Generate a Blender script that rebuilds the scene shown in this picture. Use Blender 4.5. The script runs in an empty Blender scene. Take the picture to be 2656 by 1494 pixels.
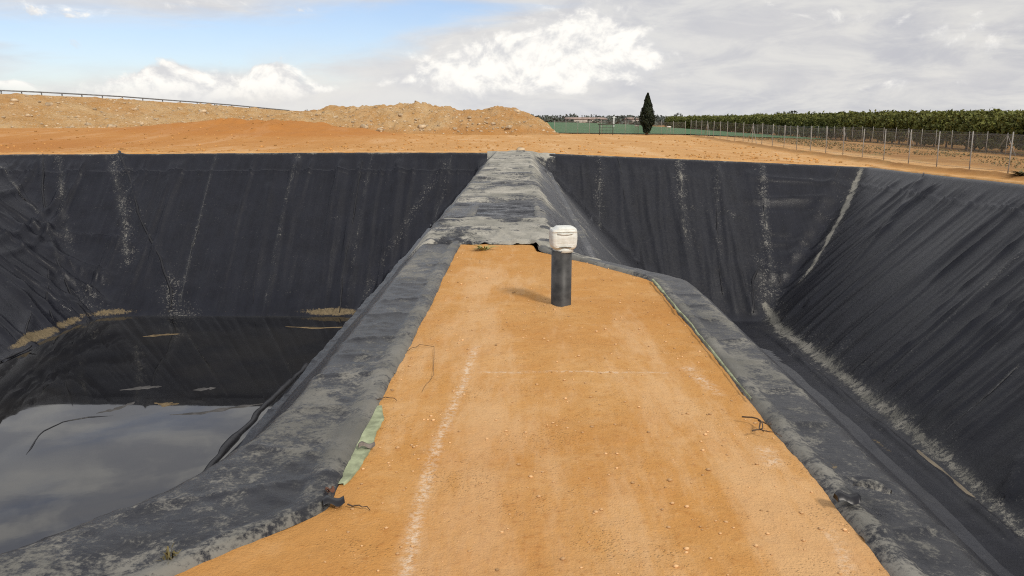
import bpy, math, random
import numpy as np
from mathutils import Vector
random.seed(7)
RNG = np.random.default_rng(7)
S = bpy.context.scene
COL = S.collection
rad = math.radians

# ------------------------------------------------------------------ camera
EYE = 1.7
F = 2080.0
PITCH = math.atan2(747 - 312, F)
YAW = math.atan2(27 * math.cos(PITCH), F)          # camera turned slightly to the left of the dyke axis
cam_d = bpy.data.cameras.new("camera")
cam = bpy.data.objects.new("camera", cam_d); COL.objects.link(cam)
cam.location = (0, 0, EYE)
cam.rotation_euler = (math.pi / 2 - PITCH, 0, YAW)
cam_d.sensor_width = 36; cam_d.lens = 36 * F / 2656
cam_d.clip_start = 0.05; cam_d.clip_end = 9000
S.camera = cam
cP, sP, cY, sY = math.cos(PITCH), math.sin(PITCH), math.cos(YAW), math.sin(YAW)

def ray(px, py):
    a = (px - 1328) / F; b = (747 - py) / F
    x, y, z = a, cP + b * sP, -sP + b * cP
    return np.array([x * cY - y * sY, x * sY + y * cY, z])
def at_z(px, py, z):
    r = ray(px, py); t = (z - EYE) / r[2]
    return np.array([r[0] * t, r[1] * t, z])
def at_y(px, py, Y):
    r = ray(px, py); t = Y / r[1]
    return np.array([r[0] * t, Y, EYE + r[2] * t])

# ------------------------------------------------------------------ noise
def _h(ix, iy, seed):
    n = (ix.astype(np.int64) * 374761393 + iy.astype(np.int64) * 668265263 + seed * 1442695041) & 0xffffffff
    n = ((n ^ (n >> 13)) * 1274126177) & 0xffffffff
    n = (n ^ (n >> 16)) & 0xffffffff
    return n / 4294967295.0
def vnoise(x, y, seed=0):
    x = np.asarray(x, float); y = np.asarray(y, float)
    ix = np.floor(x); iy = np.floor(y); fx = x - ix; fy = y - iy
    fx = fx * fx * fx * (fx * (fx * 6 - 15) + 10); fy = fy * fy * fy * (fy * (fy * 6 - 15) + 10)
    a = _h(ix, iy, seed); b = _h(ix + 1, iy, seed); c = _h(ix, iy + 1, seed); d = _h(ix + 1, iy + 1, seed)
    return (a * (1 - fx) + b * fx) * (1 - fy) + (c * (1 - fx) + d * fx) * fy
def fbm(x, y, seed=0, o=4, g=0.5):
    s = 0; a = 1; t = 0
    for k in range(o):
        s = s + a * (vnoise(x * 2 ** k + 17.3 * k, y * 2 ** k - 9.1 * k, seed + k) - .5); t += a; a *= g
    return 2 * s / t           # about -1..1
def sstep(a, b, x):
    t = np.clip((np.asarray(x, float) - a) / (b - a), 0, 1); return t * t * (3 - 2 * t)
def smin(a, b, k):
    h = np.clip(.5 + .5 * (b - a) / k, 0, 1); return b * (1 - h) + a * h - k * h * (1 - h)
def smax(a, b, k): return -smin(-a, -b, k)
def seg_dist(X, Y, pts):
    """distance in plan to a polyline and the parameter along it"""
    best = np.full(np.shape(X), 1e9); par = np.zeros(np.shape(X))
    n = len(pts) - 1
    for i in range(n):
        ax, ay = pts[i][:2]; bx, by = pts[i + 1][:2]
        dx, dy = bx - ax, by - ay; L = dx * dx + dy * dy + 1e-12
        t = np.clip(((X - ax) * dx + (Y - ay) * dy) / L, 0, 1)
        d = np.hypot(X - ax - t * dx, Y - ay - t * dy)
        m = d < best; best = np.where(m, d, best); par = np.where(m, (i + t) / n, par)
    return best, par

# ------------------------------------------------------------------ terrain and pond shapes
D = 7.3
PB = at_z(1455, 795, 0)          # foot of the standpipe
def z0(X, Y):
    X = np.asarray(X, float); Y = np.asarray(Y, float)
    h = 1 - .72 * sstep(40, 105, Y)
    h = h * (1 - .22 * sstep(42, 24, Y))
    z = -.0424 * np.clip(X - .5, 0, 17.7) * h
    z = z - .036 * np.clip(X - 21, 0, 24)
    z = z - .1 * sstep(-8, -26, X)
    z = z + sstep(48, 86, Y) * 1.0 * sstep(-6, -38, X)
    return z
def planes_left(X, Y):
    return [(-1.38 - X) * D / (6.45 + .22 * sstep(24, 15, Y)), (43 - Y) * D / 7.4, (X + 28.0) * D / 8.6,
            (-.76 * (X + 1.5) + .65 * (Y - 3.55)) * D / 12.0]
def t_left(X, Y):
    s = planes_left(X, Y)
    t = smin(s[0], s[1], .5); t = smin(t, s[2], 1.6)
    return smin(t, s[3], .5 + 1.6 * sstep(1, 5, np.minimum(s[0], s[3])))
def t_right(X, Y):
    dch = .797 * (X - 1.83) + .603 * (Y - 8.8)
    a = smax(X - 1.83, dch, .12) * D / 8.2
    b = (X - .40) * D / 7.5
    t = np.minimum(a, b)
    t = smin(t, (43 - Y) * D / 7.2, .7); t = smin(t, (18.2 - X) * D / 7.1, .35)
    return smin(t, (Y + 10) * 1.0, .5)
def dep(t):
    k = .022
    return smin(np.where(t > 1, t, k * np.log1p(np.exp(np.clip(t / k, -40, 40)))), D + 0 * t, .35)
def surf_left(X, Y):
    d = dep(t_left(X, Y)); return z0(X, Y) * (1 - d / D) - d + .02
def surf_right(X, Y):
    d = dep(t_right(X, Y)); return z0(X, Y) * (1 - d / D) - d + .02
def bank(X, Y):
    q = np.abs((X + 24.0) / 11.0) ** 2.6 + np.abs((Y - 77) / 9.0) ** 2.2
    b = 1.15 * np.exp(-q) * (1 + .3 * fbm(X * .35, Y * .35, 41)) * (1 + .25 * fbm(X * 1.1, Y * 1.1, 43))
    q2 = ((X + 60) / 22) ** 2 + ((Y - 72) / 9) ** 2
    return b + .25 * np.exp(-q2)
def ground_z(X, Y):
    X = np.asarray(X, float); Y = np.asarray(Y, float)
    tl = t_left(X, Y); tr = t_right(X, Y); t = np.maximum(tl, tr)
    d = dep(t)
    z = z0(X, Y)
    out = z + bank(X, Y)
    near = sstep(16, 10, Y) * sstep(4, 2.5, np.abs(X))
    out = out + near * (.012 * fbm(X * 1.3, Y * 1.3, 3) + .006 * fbm(X * 7, Y * 7, 4) + .006 * np.abs(fbm(X * 16, Y * 16, 5, 2)))
    out = out + .03 * np.exp(-(((X - PB[0]) ** 2 + (Y - PB[1]) ** 2) / .16 ** 2)) * (1 + .4 * fbm(X * 9, Y * 9, 201))
    far = 1 - near
    out = out + far * sstep(0, -1, t) * (.05 * fbm(X * .3, Y * .3, 6) + .03 * fbm(X * 1.7, Y * 1.7, 7))
    rimmask = np.maximum(sstep(2.2, 3.2, np.abs(X)), sstep(42.3, 42.8, Y))
    out = out - .16 * sstep(11.3, 11.7, Y) * sstep(42.9, 42.3, Y) * sstep(1.2, .9, np.abs(X + .35))
    lip = np.exp(-((t + .42) / .3) ** 2) * (.085 + .05 * fbm(X * 1.1, Y * 1.1, 8) + .03 * fbm(X * 5, Y * 5, 9)) * rimmask
    out = out + lip
    # low soil ridge left by the grader along the near fence
    gx = 20.35 + .35 * fbm(Y * .12, 0 * Y, 12)
    out = out + .20 * np.exp(-((X - gx) / .35) ** 2) * (1 + .5 * fbm(X * .9, Y * .5, 13)) * sstep(110, 90, Y)
    carve = d + np.clip((t + .24) * 1.4, 0, .8)
    m = sstep(-.24, -.08, t)
    return out * (1 - m) + z * (1 - np.minimum(d, D) / D) * m - np.where(t > -.24, carve, 0)

def hit(px, py, fn, far=70):
    r = ray(px, py)
    ts = np.concatenate([np.arange(1.5, 12, .01), np.arange(12, far, .04)])
    X = r[0] * ts; Y = r[1] * ts; Z = EYE + r[2] * ts
    b = np.nonzero(Z < fn(X, Y))[0]
    if len(b) == 0: return None
    i = b[0]; return np.array([X[i], Y[i], Z[i]])
def hits(pts, fn):
    """dense polyline on a surface below image points"""
    out = []
    for (a, b), (c, d) in zip(pts[:-1], pts[1:]):
        n = max(2, int(math.hypot(c - a, d - b) / 14))
        for k in range(n):
            p = hit(a + (c - a) * k / n, b + (d - b) * k / n, fn)
            if p is not None: out.append(p)
    p = hit(*pts[-1], fn)
    if p is not None: out.append(p)
    return out

def hang(a, b, seed, f=.5):
    """narrow crests at irregular spacing along the rim (a), wandering a little down the slope (b)"""
    n1 = fbm(a * f + .25 * fbm(b * .22, a * .05, seed + 1), b * .035, seed, 3)
    c = np.clip(1 - np.abs(n1) * 5.5, 0, 1) ** 2
    return c * (.45 + .9 * vnoise(a * .6, b * .3, seed + 5))
def spot(X, Y, seed, f=2.6): return np.clip(.66 + 1.25 * fbm(X * f, Y * f, seed), 0, 1)
def relief(Z, X, Y, pts, w, h, seed):
    q, p = seg_dist(X, Y, [(a[0], a[1]) for a in pts])
    return Z + h * np.exp(-(q / w) ** 2) * (.6 + .8 * vnoise(X * 1.2, Y * 1.2, seed)) * sstep(0, .06, p) * sstep(1, .94, p)
def blend_line(A, X, Y, pts, w, s, seed, freq=1.0):
    q, p = seg_dist(X, Y, [(a[0], a[1]) for a in pts])
    return np.maximum(A, s * np.exp(-(q / w) ** 2) * (spot(X, Y, 77 + seed, 2.8) if seed > 0 else 1) * np.clip(.8 + .6 * fbm(X * .35, Y * .35, 78 + seed), .3, 1))

# ------------------------------------------------------------------ object helpers
def link(name, me, mat=None, parent=None):
    o = bpy.data.objects.new(name, me); COL.objects.link(o)
    if mat is not None: me.materials.append(mat)
    if parent is not None: o.parent = parent
    return o
def tag(o, label=None, cat=None, group=None, kind=None):
    if label: o["label"] = label
    if cat: o["category"] = cat
    if group: o["group"] = group
    if kind: o["kind"] = kind
    return o
def empty(name, loc, rz=0):
    o = bpy.data.objects.new(name, None); COL.objects.link(o)
    o.location = loc; o.rotation_euler = (0, 0, rz); o.empty_display_size = .2
    return o
def mesh(verts, faces, smooth=False):
    me = bpy.data.meshes.new("m")
    verts = np.asarray(verts, float).reshape(-1, 3)
    me.vertices.add(len(verts)); me.vertices.foreach_set("co", verts.ravel())
    if isinstance(faces, np.ndarray):
        n, k = faces.shape
        me.loops.add(n * k); me.loops.foreach_set("vertex_index", faces.ravel().astype(np.int32))
        me.polygons.add(n)
        me.polygons.foreach_set("loop_start", np.arange(0, n * k, k, dtype=np.int32))
        me.polygons.foreach_set("loop_total", np.full(n, k, dtype=np.int32))
    else:
        tot = [len(f) for f in faces]; fl = [i for f in faces for i in f]
        me.loops.add(len(fl)); me.loops.foreach_set("vertex_index", np.array(fl, dtype=np.int32))
        me.polygons.add(len(faces))
        me.polygons.foreach_set("loop_start", np.concatenate([[0], np.cumsum(tot)[:-1]]).astype(np.int32))
        me.polygons.foreach_set("loop_total", np.array(tot, dtype=np.int32))
    if smooth: me.polygons.foreach_set("use_smooth", np.ones(len(me.polygons), dtype=bool))
    me.update(calc_edges=True); me.validate()
    return me
def grid_faces(nr, nc):
    i = np.arange(nr - 1)[:, None] * nc + np.arange(nc - 1)[None, :]
    i = i.ravel()
    return np.stack([i, i + 1, i + nc + 1, i + nc], 1)
def color_attr(me, name, rgba):
    a = me.color_attributes.new(name, 'FLOAT_COLOR', 'POINT')
    a.data.foreach_set("color", np.asarray(rgba, np.float32).reshape(-1))
class MB:
    def __init__(s): s.v = []; s.f = []
    def add(s, v, f):
        b = len(s.v); s.v += [tuple(p) for p in v]; s.f += [tuple(i + b for i in q) for q in f]
    def box(s, c, d, rz=0):
        cx, cy, cz = c; a, b, h = d[0] / 2, d[1] / 2, d[2] / 2; C, N = math.cos(rz), math.sin(rz)
        v = []
        for z in (-h, h):
            for x, y in ((-a, -b), (a, -b), (a, b), (-a, b)):
                v.append((cx + x * C - y * N, cy + x * N + y * C, cz + z))
        s.add(v, [(3, 2, 1, 0), (4, 5, 6, 7), (0, 1, 5, 4), (1, 2, 6, 5), (2, 3, 7, 6), (3, 0, 4, 7)])
    def tube(s, pts, r, n=8, cap=True):
        pts = [Vector(p) for p in pts]; m = len(pts)
        rr = r if hasattr(r, '__len__') else [r] * m
        v = []; f = []; up = None
        for i, p in enumerate(pts):
            d = (pts[min(i + 1, m - 1)] - pts[max(i - 1, 0)]).normalized()
            a = Vector((0, 0, 1)) if abs(d.z) < .9 else Vector((1, 0, 0))
            u = d.cross(a).normalized(); w = u.cross(d).normalized()
            for k in range(n):
                q = 2 * math.pi * k / n
                v.append(p + u * (rr[i] * math.cos(q)) + w * (rr[i] * math.sin(q)))
        for i in range(m - 1):
            for k in range(n):
                k2 = (k + 1) % n
                f.append((i * n + k, i * n + k2, (i + 1) * n + k2, (i + 1) * n + k))
        if cap:
            f.append(tuple(range(n))[::-1]); f.append(tuple((m - 1) * n + k for k in range(n)))
        s.add(v, f)
    def build(s, name, mat, parent=None, smooth=False):
        return link(name, mesh(s.v, s.f, smooth), mat, parent)

# ------------------------------------------------------------------ material helpers
class NT:
    def __init__(s, tree): s.t = tree; s.n = tree.nodes; s.l = tree.links
    def new(s, kind, **kw):
        n = s.n.new(kind)
        for k, v in kw.items(): setattr(n, k, v)
        return n
    def put(s, sock, v):
        if isinstance(v, bpy.types.NodeSocket): s.l.new(v, sock)
        elif v is not None:
            sock.default_value = (tuple(v) + (1,))[:4] if (sock.type == 'RGBA') else v
    def m(s, op, a, b=None, c=None, clamp=False):
        n = s.new('ShaderNodeMath', operation=op); n.use_clamp = clamp
        s.put(n.inputs[0], a); s.put(n.inputs[1], b)
        if c is not None: s.put(n.inputs[2], c)
        return n.outputs[0]
    def vm(s, op, a, b=None):
        n = s.new('ShaderNodeVectorMath', operation=op); s.put(n.inputs[0], a); s.put(n.inputs[1], b)
        return n.outputs[0]
    def mix(s, f, a, b, blend='MIX'):
        n = s.new('ShaderNodeMix', data_type='RGBA', blend_type=blend)
        s.put(n.inputs[0], f); s.put(n.inputs[6], a); s.put(n.inputs[7], b); return n.outputs[2]
    def noise(s, vec, scale, detail=4, rough=.55, dist=0):
        n = s.new('ShaderNodeTexNoise'); n.inputs['Scale'].default_value = scale
        n.inputs['Detail'].default_value = detail; n.inputs['Roughness'].default_value = rough
        n.inputs['Distortion'].default_value = dist
        s.put(n.inputs['Vector'], vec); return n.outputs['Fac']
    def ss(s, x, a, b, lo=0, hi=1):
        n = s.new('ShaderNodeMapRange', interpolation_type='SMOOTHSTEP')
        s.put(n.inputs[0], x); s.put(n.inputs[1], a); s.put(n.inputs[2], b)
        s.put(n.inputs[3], lo); s.put(n.inputs[4], hi); return n.outputs[0]
    def coord(s): return s.new('ShaderNodeTexCoord').outputs['Object']
    def scale(s, vec, xyz): return s.vm('MULTIPLY', vec, xyz)
    def attr(s, name):
        n = s.new('ShaderNodeAttribute', attribute_name=name)
        sp = s.new('ShaderNodeSeparateColor'); s.l.new(n.outputs['Color'], sp.inputs[0])
        return sp.outputs[0], sp.outputs[1], sp.outputs[2], n.outputs['Alpha']
    def bump(s, h, strength=.5, dist=.02, normal=None):
        n = s.new('ShaderNodeBump'); n.inputs['Strength'].default_value = strength
        n.inputs['Distance'].default_value = dist; s.put(n.inputs['Height'], h)
        if normal is not None: s.put(n.inputs['Normal'], normal)
        return n.outputs[0]
def material(name):
    m = bpy.data.materials.new(name); m.use_nodes = True
    nt = NT(m.node_tree); b = m.node_tree.nodes['Principled BSDF']
    return m, nt, b
def plain(name, col, rough=.6, var=.25, scale=6, spec=.5, bump=0, metallic=0):
    m, n, b = material(name)
    c = n.coord(); f = n.noise(c, scale, 5)
    lo = tuple(x * (1 - var) for x in col); hi = tuple(min(1, x * (1 + var)) for x in col)
    n.put(b.inputs['Base Color'], n.mix(n.ss(f, .3, .7), lo, hi))
    b.inputs['Roughness'].default_value = rough; b.inputs['Specular IOR Level'].default_value = spec
    b.inputs['Metallic'].default_value = metallic
    if bump: n.put(b.inputs['Normal'], n.bump(f, bump, .02))
    return m

# --- sand and soil
def sand_material():
    m, n, b = material("sand_soil")
    c = n.coord(); orange, brown, pale, chalk = n.attr("tone")
    big = n.noise(c, .55, 5, .6); mid = n.noise(c, 3.2, 5, .6); fine = n.noise(c, 22, 4, .65); grit = n.noise(c, 85, 3, .7)
    col = n.mix(n.ss(big, .35, .68), (.515, .255, .074), (.560, .310, .114))
    col = n.mix(n.m('MULTIPLY', n.ss(mid, .5, .72), .55), col, (.51, .240, .070))
    col = n.mix(n.m('MULTIPLY', n.ss(mid, .30, .50, 1, 0), .40), col, (.64, .40, .19))
    col = n.mix(n.m('MULTIPLY', n.ss(fine, .52, .75), .55), col, (.36, .145, .035))
    col = n.mix(n.m('MULTIPLY', n.ss(grit, .60, .78), .6), col, (.68, .46, .25))
    col = n.mix(n.m('MULTIPLY', n.ss(grit, .40, .26), .5), col, (.26, .11, .03))
    wide = n.noise(n.scale(c, (1, .2, 1)), .32, 9, .72)
    col = n.mix(n.m('MULTIPLY', n.ss(wide, .49, .58), .75), col, (.48, .24, .075))
    col = n.mix(n.m('MULTIPLY', n.ss(wide, .48, .40), .55), col, (.66, .43, .23))
    col = n.mix(n.m('MULTIPLY', orange, .75), col, n.mix(n.ss(fine, .35, .65), (.455, .195, .050), (.36, .130, .028)))
    stretched = n.noise(n.scale(c, (.10, 1.3, 1)), 1.6, 5, .65)
    col = n.mix(n.m('MULTIPLY', pale, n.ss(stretched, .3, .68)), col, (.60, .39, .19))
    g = n.noise(n.scale(c, (.4, .4, 1)), 1.4, 6, .7)
    gcol = n.mix(n.ss(g, .35, .65), (.25, .12, .042), (.35, .19, .070))
    gcol = n.mix(n.ss(n.noise(c, .45, 4), .55, .7), gcol, (.16, .15, .055))
    col = n.mix(brown, col, gcol)
    ch = n.m('MULTIPLY', chalk, n.ss(n.noise(c, 30, 4, .75), .40, .62))
    ch = n.m('MULTIPLY', ch, n.ss(n.noise(c, 5, 3, .6), .3, .55, .35, 1))
    col = n.mix(ch, col, (.76, .64, .50))
    n.put(b.inputs['Base Color'], col)
    b.inputs['Roughness'].default_value = .95; b.inputs['Specular IOR Level'].default_value = .15
    grain = n.new('ShaderNodeTexVoronoi'); grain.inputs['Scale'].default_value = 62; grain.inputs['Randomness'].default_value = 1; n.l.new(c, grain.inputs['Vector'])
    gv = n.ss(grain.outputs['Distance'], .10, .42, 1, 0); patch = n.ss(n.noise(c, 1.9, 5, .7), .46, .66)
    h = n.m('ADD', n.m('MULTIPLY', fine, .7), n.m('ADD', n.m('MULTIPLY', grit, .5), n.m('MULTIPLY', n.m('MULTIPLY', gv, patch), .45)))
    n.put(b.inputs['Normal'], n.bump(h, .7, .02))
    return m
# --- black pond liner; attribute: R dust, G mud, B wet
def liner_material(name, bstr=.35, tint=1.0, fine=1.0):
    m, n, b = material(name)
    c = n.coord(); dust, mud, wet, near = n.attr("dirt")
    fl = n.new('ShaderNodeAttribute', attribute_name="flow").outputs['Color']     # x along the rim, y down the slope
    f1 = n.noise(c, 1.1, 5, .65); f2 = n.noise(c, 10, 6, .72, .8); f3 = n.noise(c, 42 * fine, 4, .75)
    wisp = n.noise(n.scale(fl, (1.3, 1.0, 1)), 3.2, 8, .68, 1.2)
    streak = n.noise(n.scale(fl, (1, .10, 1)), 2.6, 6, .7, .3)
    base = n.mix(n.ss(f1, .3, .7), (.0050, .0054, .0095), (.0095, .0105, .0170))
    base = n.mix(n.m('MULTIPLY', n.ss(streak, .35, .7), n.m('SUBTRACT', .55, n.m('MULTIPLY', near, .4))), base, (.0145, .0155, .022))
    k = n.m('ADD', n.m('MULTIPLY', f2, .32), n.m('ADD', n.m('MULTIPLY', wisp, .36), n.m('MULTIPLY', f3, .32)))
    thr = n.m('SUBTRACT', .68, n.m('MULTIPLY', dust, .30))
    d = n.ss(k, thr, n.m('ADD', thr, .11))
    d = n.m('MULTIPLY', d, n.m('MINIMUM', n.m('ADD', n.m('MULTIPLY', dust, 1.4), .10), 1))
    d = n.m('MULTIPLY', d, n.m('SUBTRACT', 1, n.m('MULTIPLY', near, .38 if tint < 1.2 else 0)))
    dcol = n.mix(n.ss(f1, .35, .65), (.17 * tint, .165 * tint, .142 * tint), (.30 * tint, .285 * tint, .245 * tint))
    col = n.mix(n.m('MULTIPLY', dust, n.m('ADD', .08, n.m('MULTIPLY', n.ss(f2, .35, .7), .28))), base, (.125 * tint, .125 * tint, .118 * tint))
    col = n.mix(d, col, dcol)
    # stray specks of dried soil
    spk = n.noise(c, 12 * fine, 4, .75); spn = n.noise(c, 1.7, 4, .7)
    spa = n.new('ShaderNodeAttribute', attribute_name="speck").outputs['Fac']
    sp_ = n.m('MULTIPLY', n.ss(n.m('ADD', n.m('ADD', spk, n.m('MULTIPLY', spn, .45)), n.m('MULTIPLY', spa, .185)), .88, 1.02), n.m('ADD', .30, n.m('MULTIPLY', spa, .42), clamp=True))
    col = n.mix(sp_, col, (.25, .24, .215))
    mthr = n.m('SUBTRACT', .70, n.m('MULTIPLY', mud, .36))
    md = n.m('MULTIPLY', n.ss(k, mthr, n.m('ADD', mthr, .07)), n.m('MINIMUM', n.m('MULTIPLY', mud, 2), 1))
    col = n.mix(md, col, n.mix(n.ss(f2, .35, .65), (.095, .072, .040), (.18, .138, .078)))
    n.put(b.inputs['Base Color'], col)
    r = n.m('ADD', .36, n.m('MULTIPLY', n.m('MAXIMUM', d, md), .45))
    r = n.m('SUBTRACT', r, n.m('MULTIPLY', wet, .2))
    r = n.m('ADD', r, n.m('MULTIPLY', n.m('SUBTRACT', f2, .5), .3))
    n.put(b.inputs['Roughness'], r); b.inputs['Specular IOR Level'].default_value = .27
    h = n.m('ADD', n.m('MULTIPLY', wisp, .6), n.m('ADD', n.m('MULTIPLY', f2, .35), n.m('MULTIPLY', f3, .12)))
    h = n.m('ADD', h, n.m('MULTIPLY', streak, .8))
    h = n.m('MULTIPLY', h, n.m('SUBTRACT', 1, n.m('MULTIPLY', near, .6 if tint < 1.2 else 0)))
    n.put(b.inputs['Normal'], n.bump(h, bstr, .06))
    return m

M_SAND = sand_material()
M_LINER = liner_material("black_liner", .40)
M_RIDGE = liner_material("crinkled_liner", .9, 1.35, .6)
M_FOLD = plain("liner_fold", (.014, .014, .017), .38, .3, 4, .35, .2)
M_SEAM = plain("liner_weld", (.030, .031, .035), .5, .7, 14, .4, .3)

def flow_attr(me, X, Y, planes, swap):
    """plan coordinates turned so that x runs along the rim and y down the slope"""
    k = np.argmin(np.stack(planes), 0); sw = np.isin(k, swap)
    color_attr(me, "flow", np.stack([np.where(sw, Y, X), np.where(sw, X, Y), 0 * X, 0 * X], -1))
# ------------------------------------------------------------------ ground
def cat(*a): return np.unique(np.round(np.concatenate(a), 4))
gx = cat(-np.geomspace(46, 2600, 26), np.arange(-46, -29, .8), np.arange(-29, -27, .1), np.arange(-27, -2, .3), np.arange(-2, 2.4, .03),
         np.arange(2.4, 17.6, .3), np.arange(17.6, 21.6, .1), np.arange(21.6, 48, .6), np.geomspace(48, 2600, 26))
gy = cat(-np.geomspace(12, 800, 16), np.arange(-12, 1.4, .4), np.arange(1.4, 12, .03), np.arange(12, 42.2, .45), np.arange(42.2, 44.8, .08),
         np.arange(44.8, 130, .5), np.geomspace(130, 3200, 30))
GX, GY = np.meshgrid(gx, gy)
GZ = ground_z(GX, GY)
# chalk marks on the sand, taken to the ground plane
chalk = np.zeros_like(GX)
def chalk_line(pts, w, s):
    global chalk
    q = [at_z(a, b, 0)[:2] for a, b in pts]
    d, _ = seg_dist(GX, GY, q); chalk = np.maximum(chalk, s * np.exp(-(d / w) ** 2))
chalk_line([(1235, 900), (1205, 985), (1165, 1080), (1118, 1200), (1085, 1330), (1050, 1494), (1035, 1560)], .026, .78)
chalk_line([(1250, 968), (1400, 966), (1560, 966), (1735, 962)], .014, .7)
chalk_line([(1785, 950), (1812, 972), (1865, 1012)], .04, .7)
chalk_line([(1985, 1160), (2000, 1192)], .045, .8)
chalk_line([(2150, 1365), (2190, 1435), (2215, 1494)], .03, .4)
orange = np.clip(sstep(.12, .6, bank(GX, GY)) + sstep(-22, -34, GX) * sstep(70, 45, GY) * sstep(40, 44, GY) + .55 * sstep(-4, -20, GX) * sstep(43, 60, GY) * sstep(90, 75, GY), 0, 1)
orange = np.maximum(orange, .35 * sstep(12, 6, GY) * np.clip(fbm(GX * .8, GY * .8, 61) * 1.8, 0, 1) * (np.abs(GX) < 3))
rx = 20.35 + .35 * fbm(GY * .12, 0 * GY, 12)
brown = np.exp(-((GX - rx) / .45) ** 2) * .85 * sstep(112, 90, GY)
verge = sstep(23.5, 28.5, GX + 1.5 * fbm(GX * .15, GY * .15, 71)) * (.75 + .35 * fbm(GX * .2, GY * .09, 72))
rut = np.exp(-((GX - 24.2 - .3 * fbm(GY * .05, 0 * GY, 73)) / 1.2) ** 2)
brown = np.clip(np.maximum(brown, verge * (1 - .5 * rut)), 0, 1)
brown = np.maximum(brown, sstep(112, 122, GY))
pale = np.clip(.55 * sstep(43, 46, GY) * sstep(-16, 3, GX) * sstep(115, 100, GY) + .9 * rut * (GY > 20), 0, 1)
pale = np.maximum(pale, .8 * np.exp(-((np.maximum(t_left(GX, GY), t_right(GX, GY)) + .6) / .5) ** 2) * (np.abs(GX) > 2.2))
def track(pts, w, A, s):
    q, _ = seg_dist(GX, GY, [at_z(a, b, -.35)[:2] for a, b in pts]); return np.maximum(A, s * np.exp(-(q / w) ** 2))
for dy, k in ((0, 1), (9, .8)):
    pale = track([(1380, 356 + dy * .3), (1560, 362 + dy * .5), (1760, 374 + dy * .6), (1950, 392 + dy * .8), (2150, 417 + dy * .8)], .45, pale, .95 * k)
    orange = track([(1380, 361 + dy * .3), (1560, 366 + dy * .5), (1760, 379 + dy * .6), (1950, 398 + dy * .8), (2150, 422 + dy * .8)], .35, orange, .6 * k)
orange = track([(1000, 352), (1300, 350), (1500, 349), (1650, 352)], 2.2, orange, .55)
orange = track([(1080, 372), (1300, 378), (1500, 380)], .8, orange, .4)
gm = mesh(np.stack([GX, GY, GZ], -1), grid_faces(*GX.shape), True)
color_attr(gm, "tone", np.stack([orange, brown, pale, chalk], -1))
tag(link("ground", gm, M_SAND), kind="structure")

# ------------------------------------------------------------------ pond liners
def edge_profile(off, hem=.12, h=.018):
    """rolled, doubled hem along the loose edge of a liner; off = distance in from the edge"""
    return h * sstep(0, .012, off) + .022 * sstep(.006, .05, off) * sstep(hem + .05, hem - .02, off)

# --- left pond liner
def xe_left(Y):
    x = -.86 + .016 * fbm(Y * .7, 0 * Y, 21) + .006 * fbm(Y * 5, 0 * Y, 22)
    ch = -.86 - (3.27 - Y) * .88 + .008 * fbm(Y * 3, 0 * Y, 23)
    return smin(x, ch, .05)
offs = cat(np.arange(0, .2, .012), np.arange(.2, 1.0, .025), np.arange(1.0, 3, .06), np.arange(3, 27.41, .09), [27.42])
rows = cat(np.arange(-9, 2.2, .22), np.arange(2.2, 12, .028), np.arange(12, 34, .11), np.arange(34, 43.25, .08), [43.3])
O, LY = np.meshgrid(offs, rows)
XE = xe_left(LY)
LX = XE - O * (XE + 28.3) / 27.42
T = t_left(LX, LY); d = dep(T)
LZ = z0(LX, LY) * (1 - d / D) - d
wall = sstep(.15, .8, d) * sstep(D, D - .4, d)
strip = sstep(.16, .01, d)
LZ = LZ + edge_profile(O)
LZ = LZ + strip * sstep(0, .15, O) * (.014 * fbm(LX * 3.1, LY * 2.2, 24) + .010 * fbm(LX * 9 + LY * 3, LY * 8, 25))
near = sstep(22, 8, LY)
LZ = LZ + wall * (.035 * fbm(LX * .9, LY * .9, 26) + near * .05 * fbm(LX * 2.2 + LY, LY * 1.7, 27))
fw = sstep(33, 37, LY)          # far wall: shallow ripples running down the slope
LZ = LZ + wall * fw * (.05 * fbm(LX * 1.5 + .12 * LY, LY * .10, 28) + .20 * hang(LX, LY, 128, .8) + .06 * hang(LX, LY, 228, 1.6))
lw = sstep(-18.5, -20.5, LX)
LZ = LZ + wall * lw * (.10 * fbm(LY * .9 + .1 * LX, LX * .2, 29) + .24 * hang(LY, LX, 129, .5))
# folds crossing the top strip
for yy, sk, hh in ((5.15, .16, .022), (3.85, -.25, .016), (6.9, .1, .014), (8.2, -.12, .012), (4.55, .2, .014), (6.1, .22, .016), (3.5, .4, .014), (7.5, .2, .014), (9.3, .1, .016), (5.6, -.2, .012)):
    q = LY - yy - sk * (LX + 1.1)
    LZ = LZ + hh * np.exp(-(q / .035) ** 2) * sstep(3, 1.2, O) * np.where(q > 0, 1, .6)
dust = .42 * strip + .06 - .03 * lw
dust = dust + .55 * strip * np.clip(fbm(LX * 1.6, LY * .9, 31) + .25, 0, 1)
dust = dust + .20 * sstep(.17, .13, O)
dust = dust + .12 * wall * np.clip(fbm(LX * .5, LY * .5, 32), 0, 1) + .55 * wall * fw * np.exp(-((d - 6.6) / .35) ** 2) * np.clip(fbm(LX * .8, LY * .8, 132) + .1, 0, 1)
mud = np.zeros_like(LX); wet = sstep(-5.6, -6.6, LZ)
wl = np.exp(-((LZ + 6.95) / .16) ** 2)
mud = mud + .48 * wl * sstep(-16.5, -18, LX) * np.clip(.45 + 1.2 * fbm(LX * .8, LY * .8, 233), 0, 1)
mud = mud + wl * np.clip(.25 + 1.1 * fbm(LX * .35, LY * .35, 33), 0, 1) * 1.2
dust = dust * (1 - .7 * wet)
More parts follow.
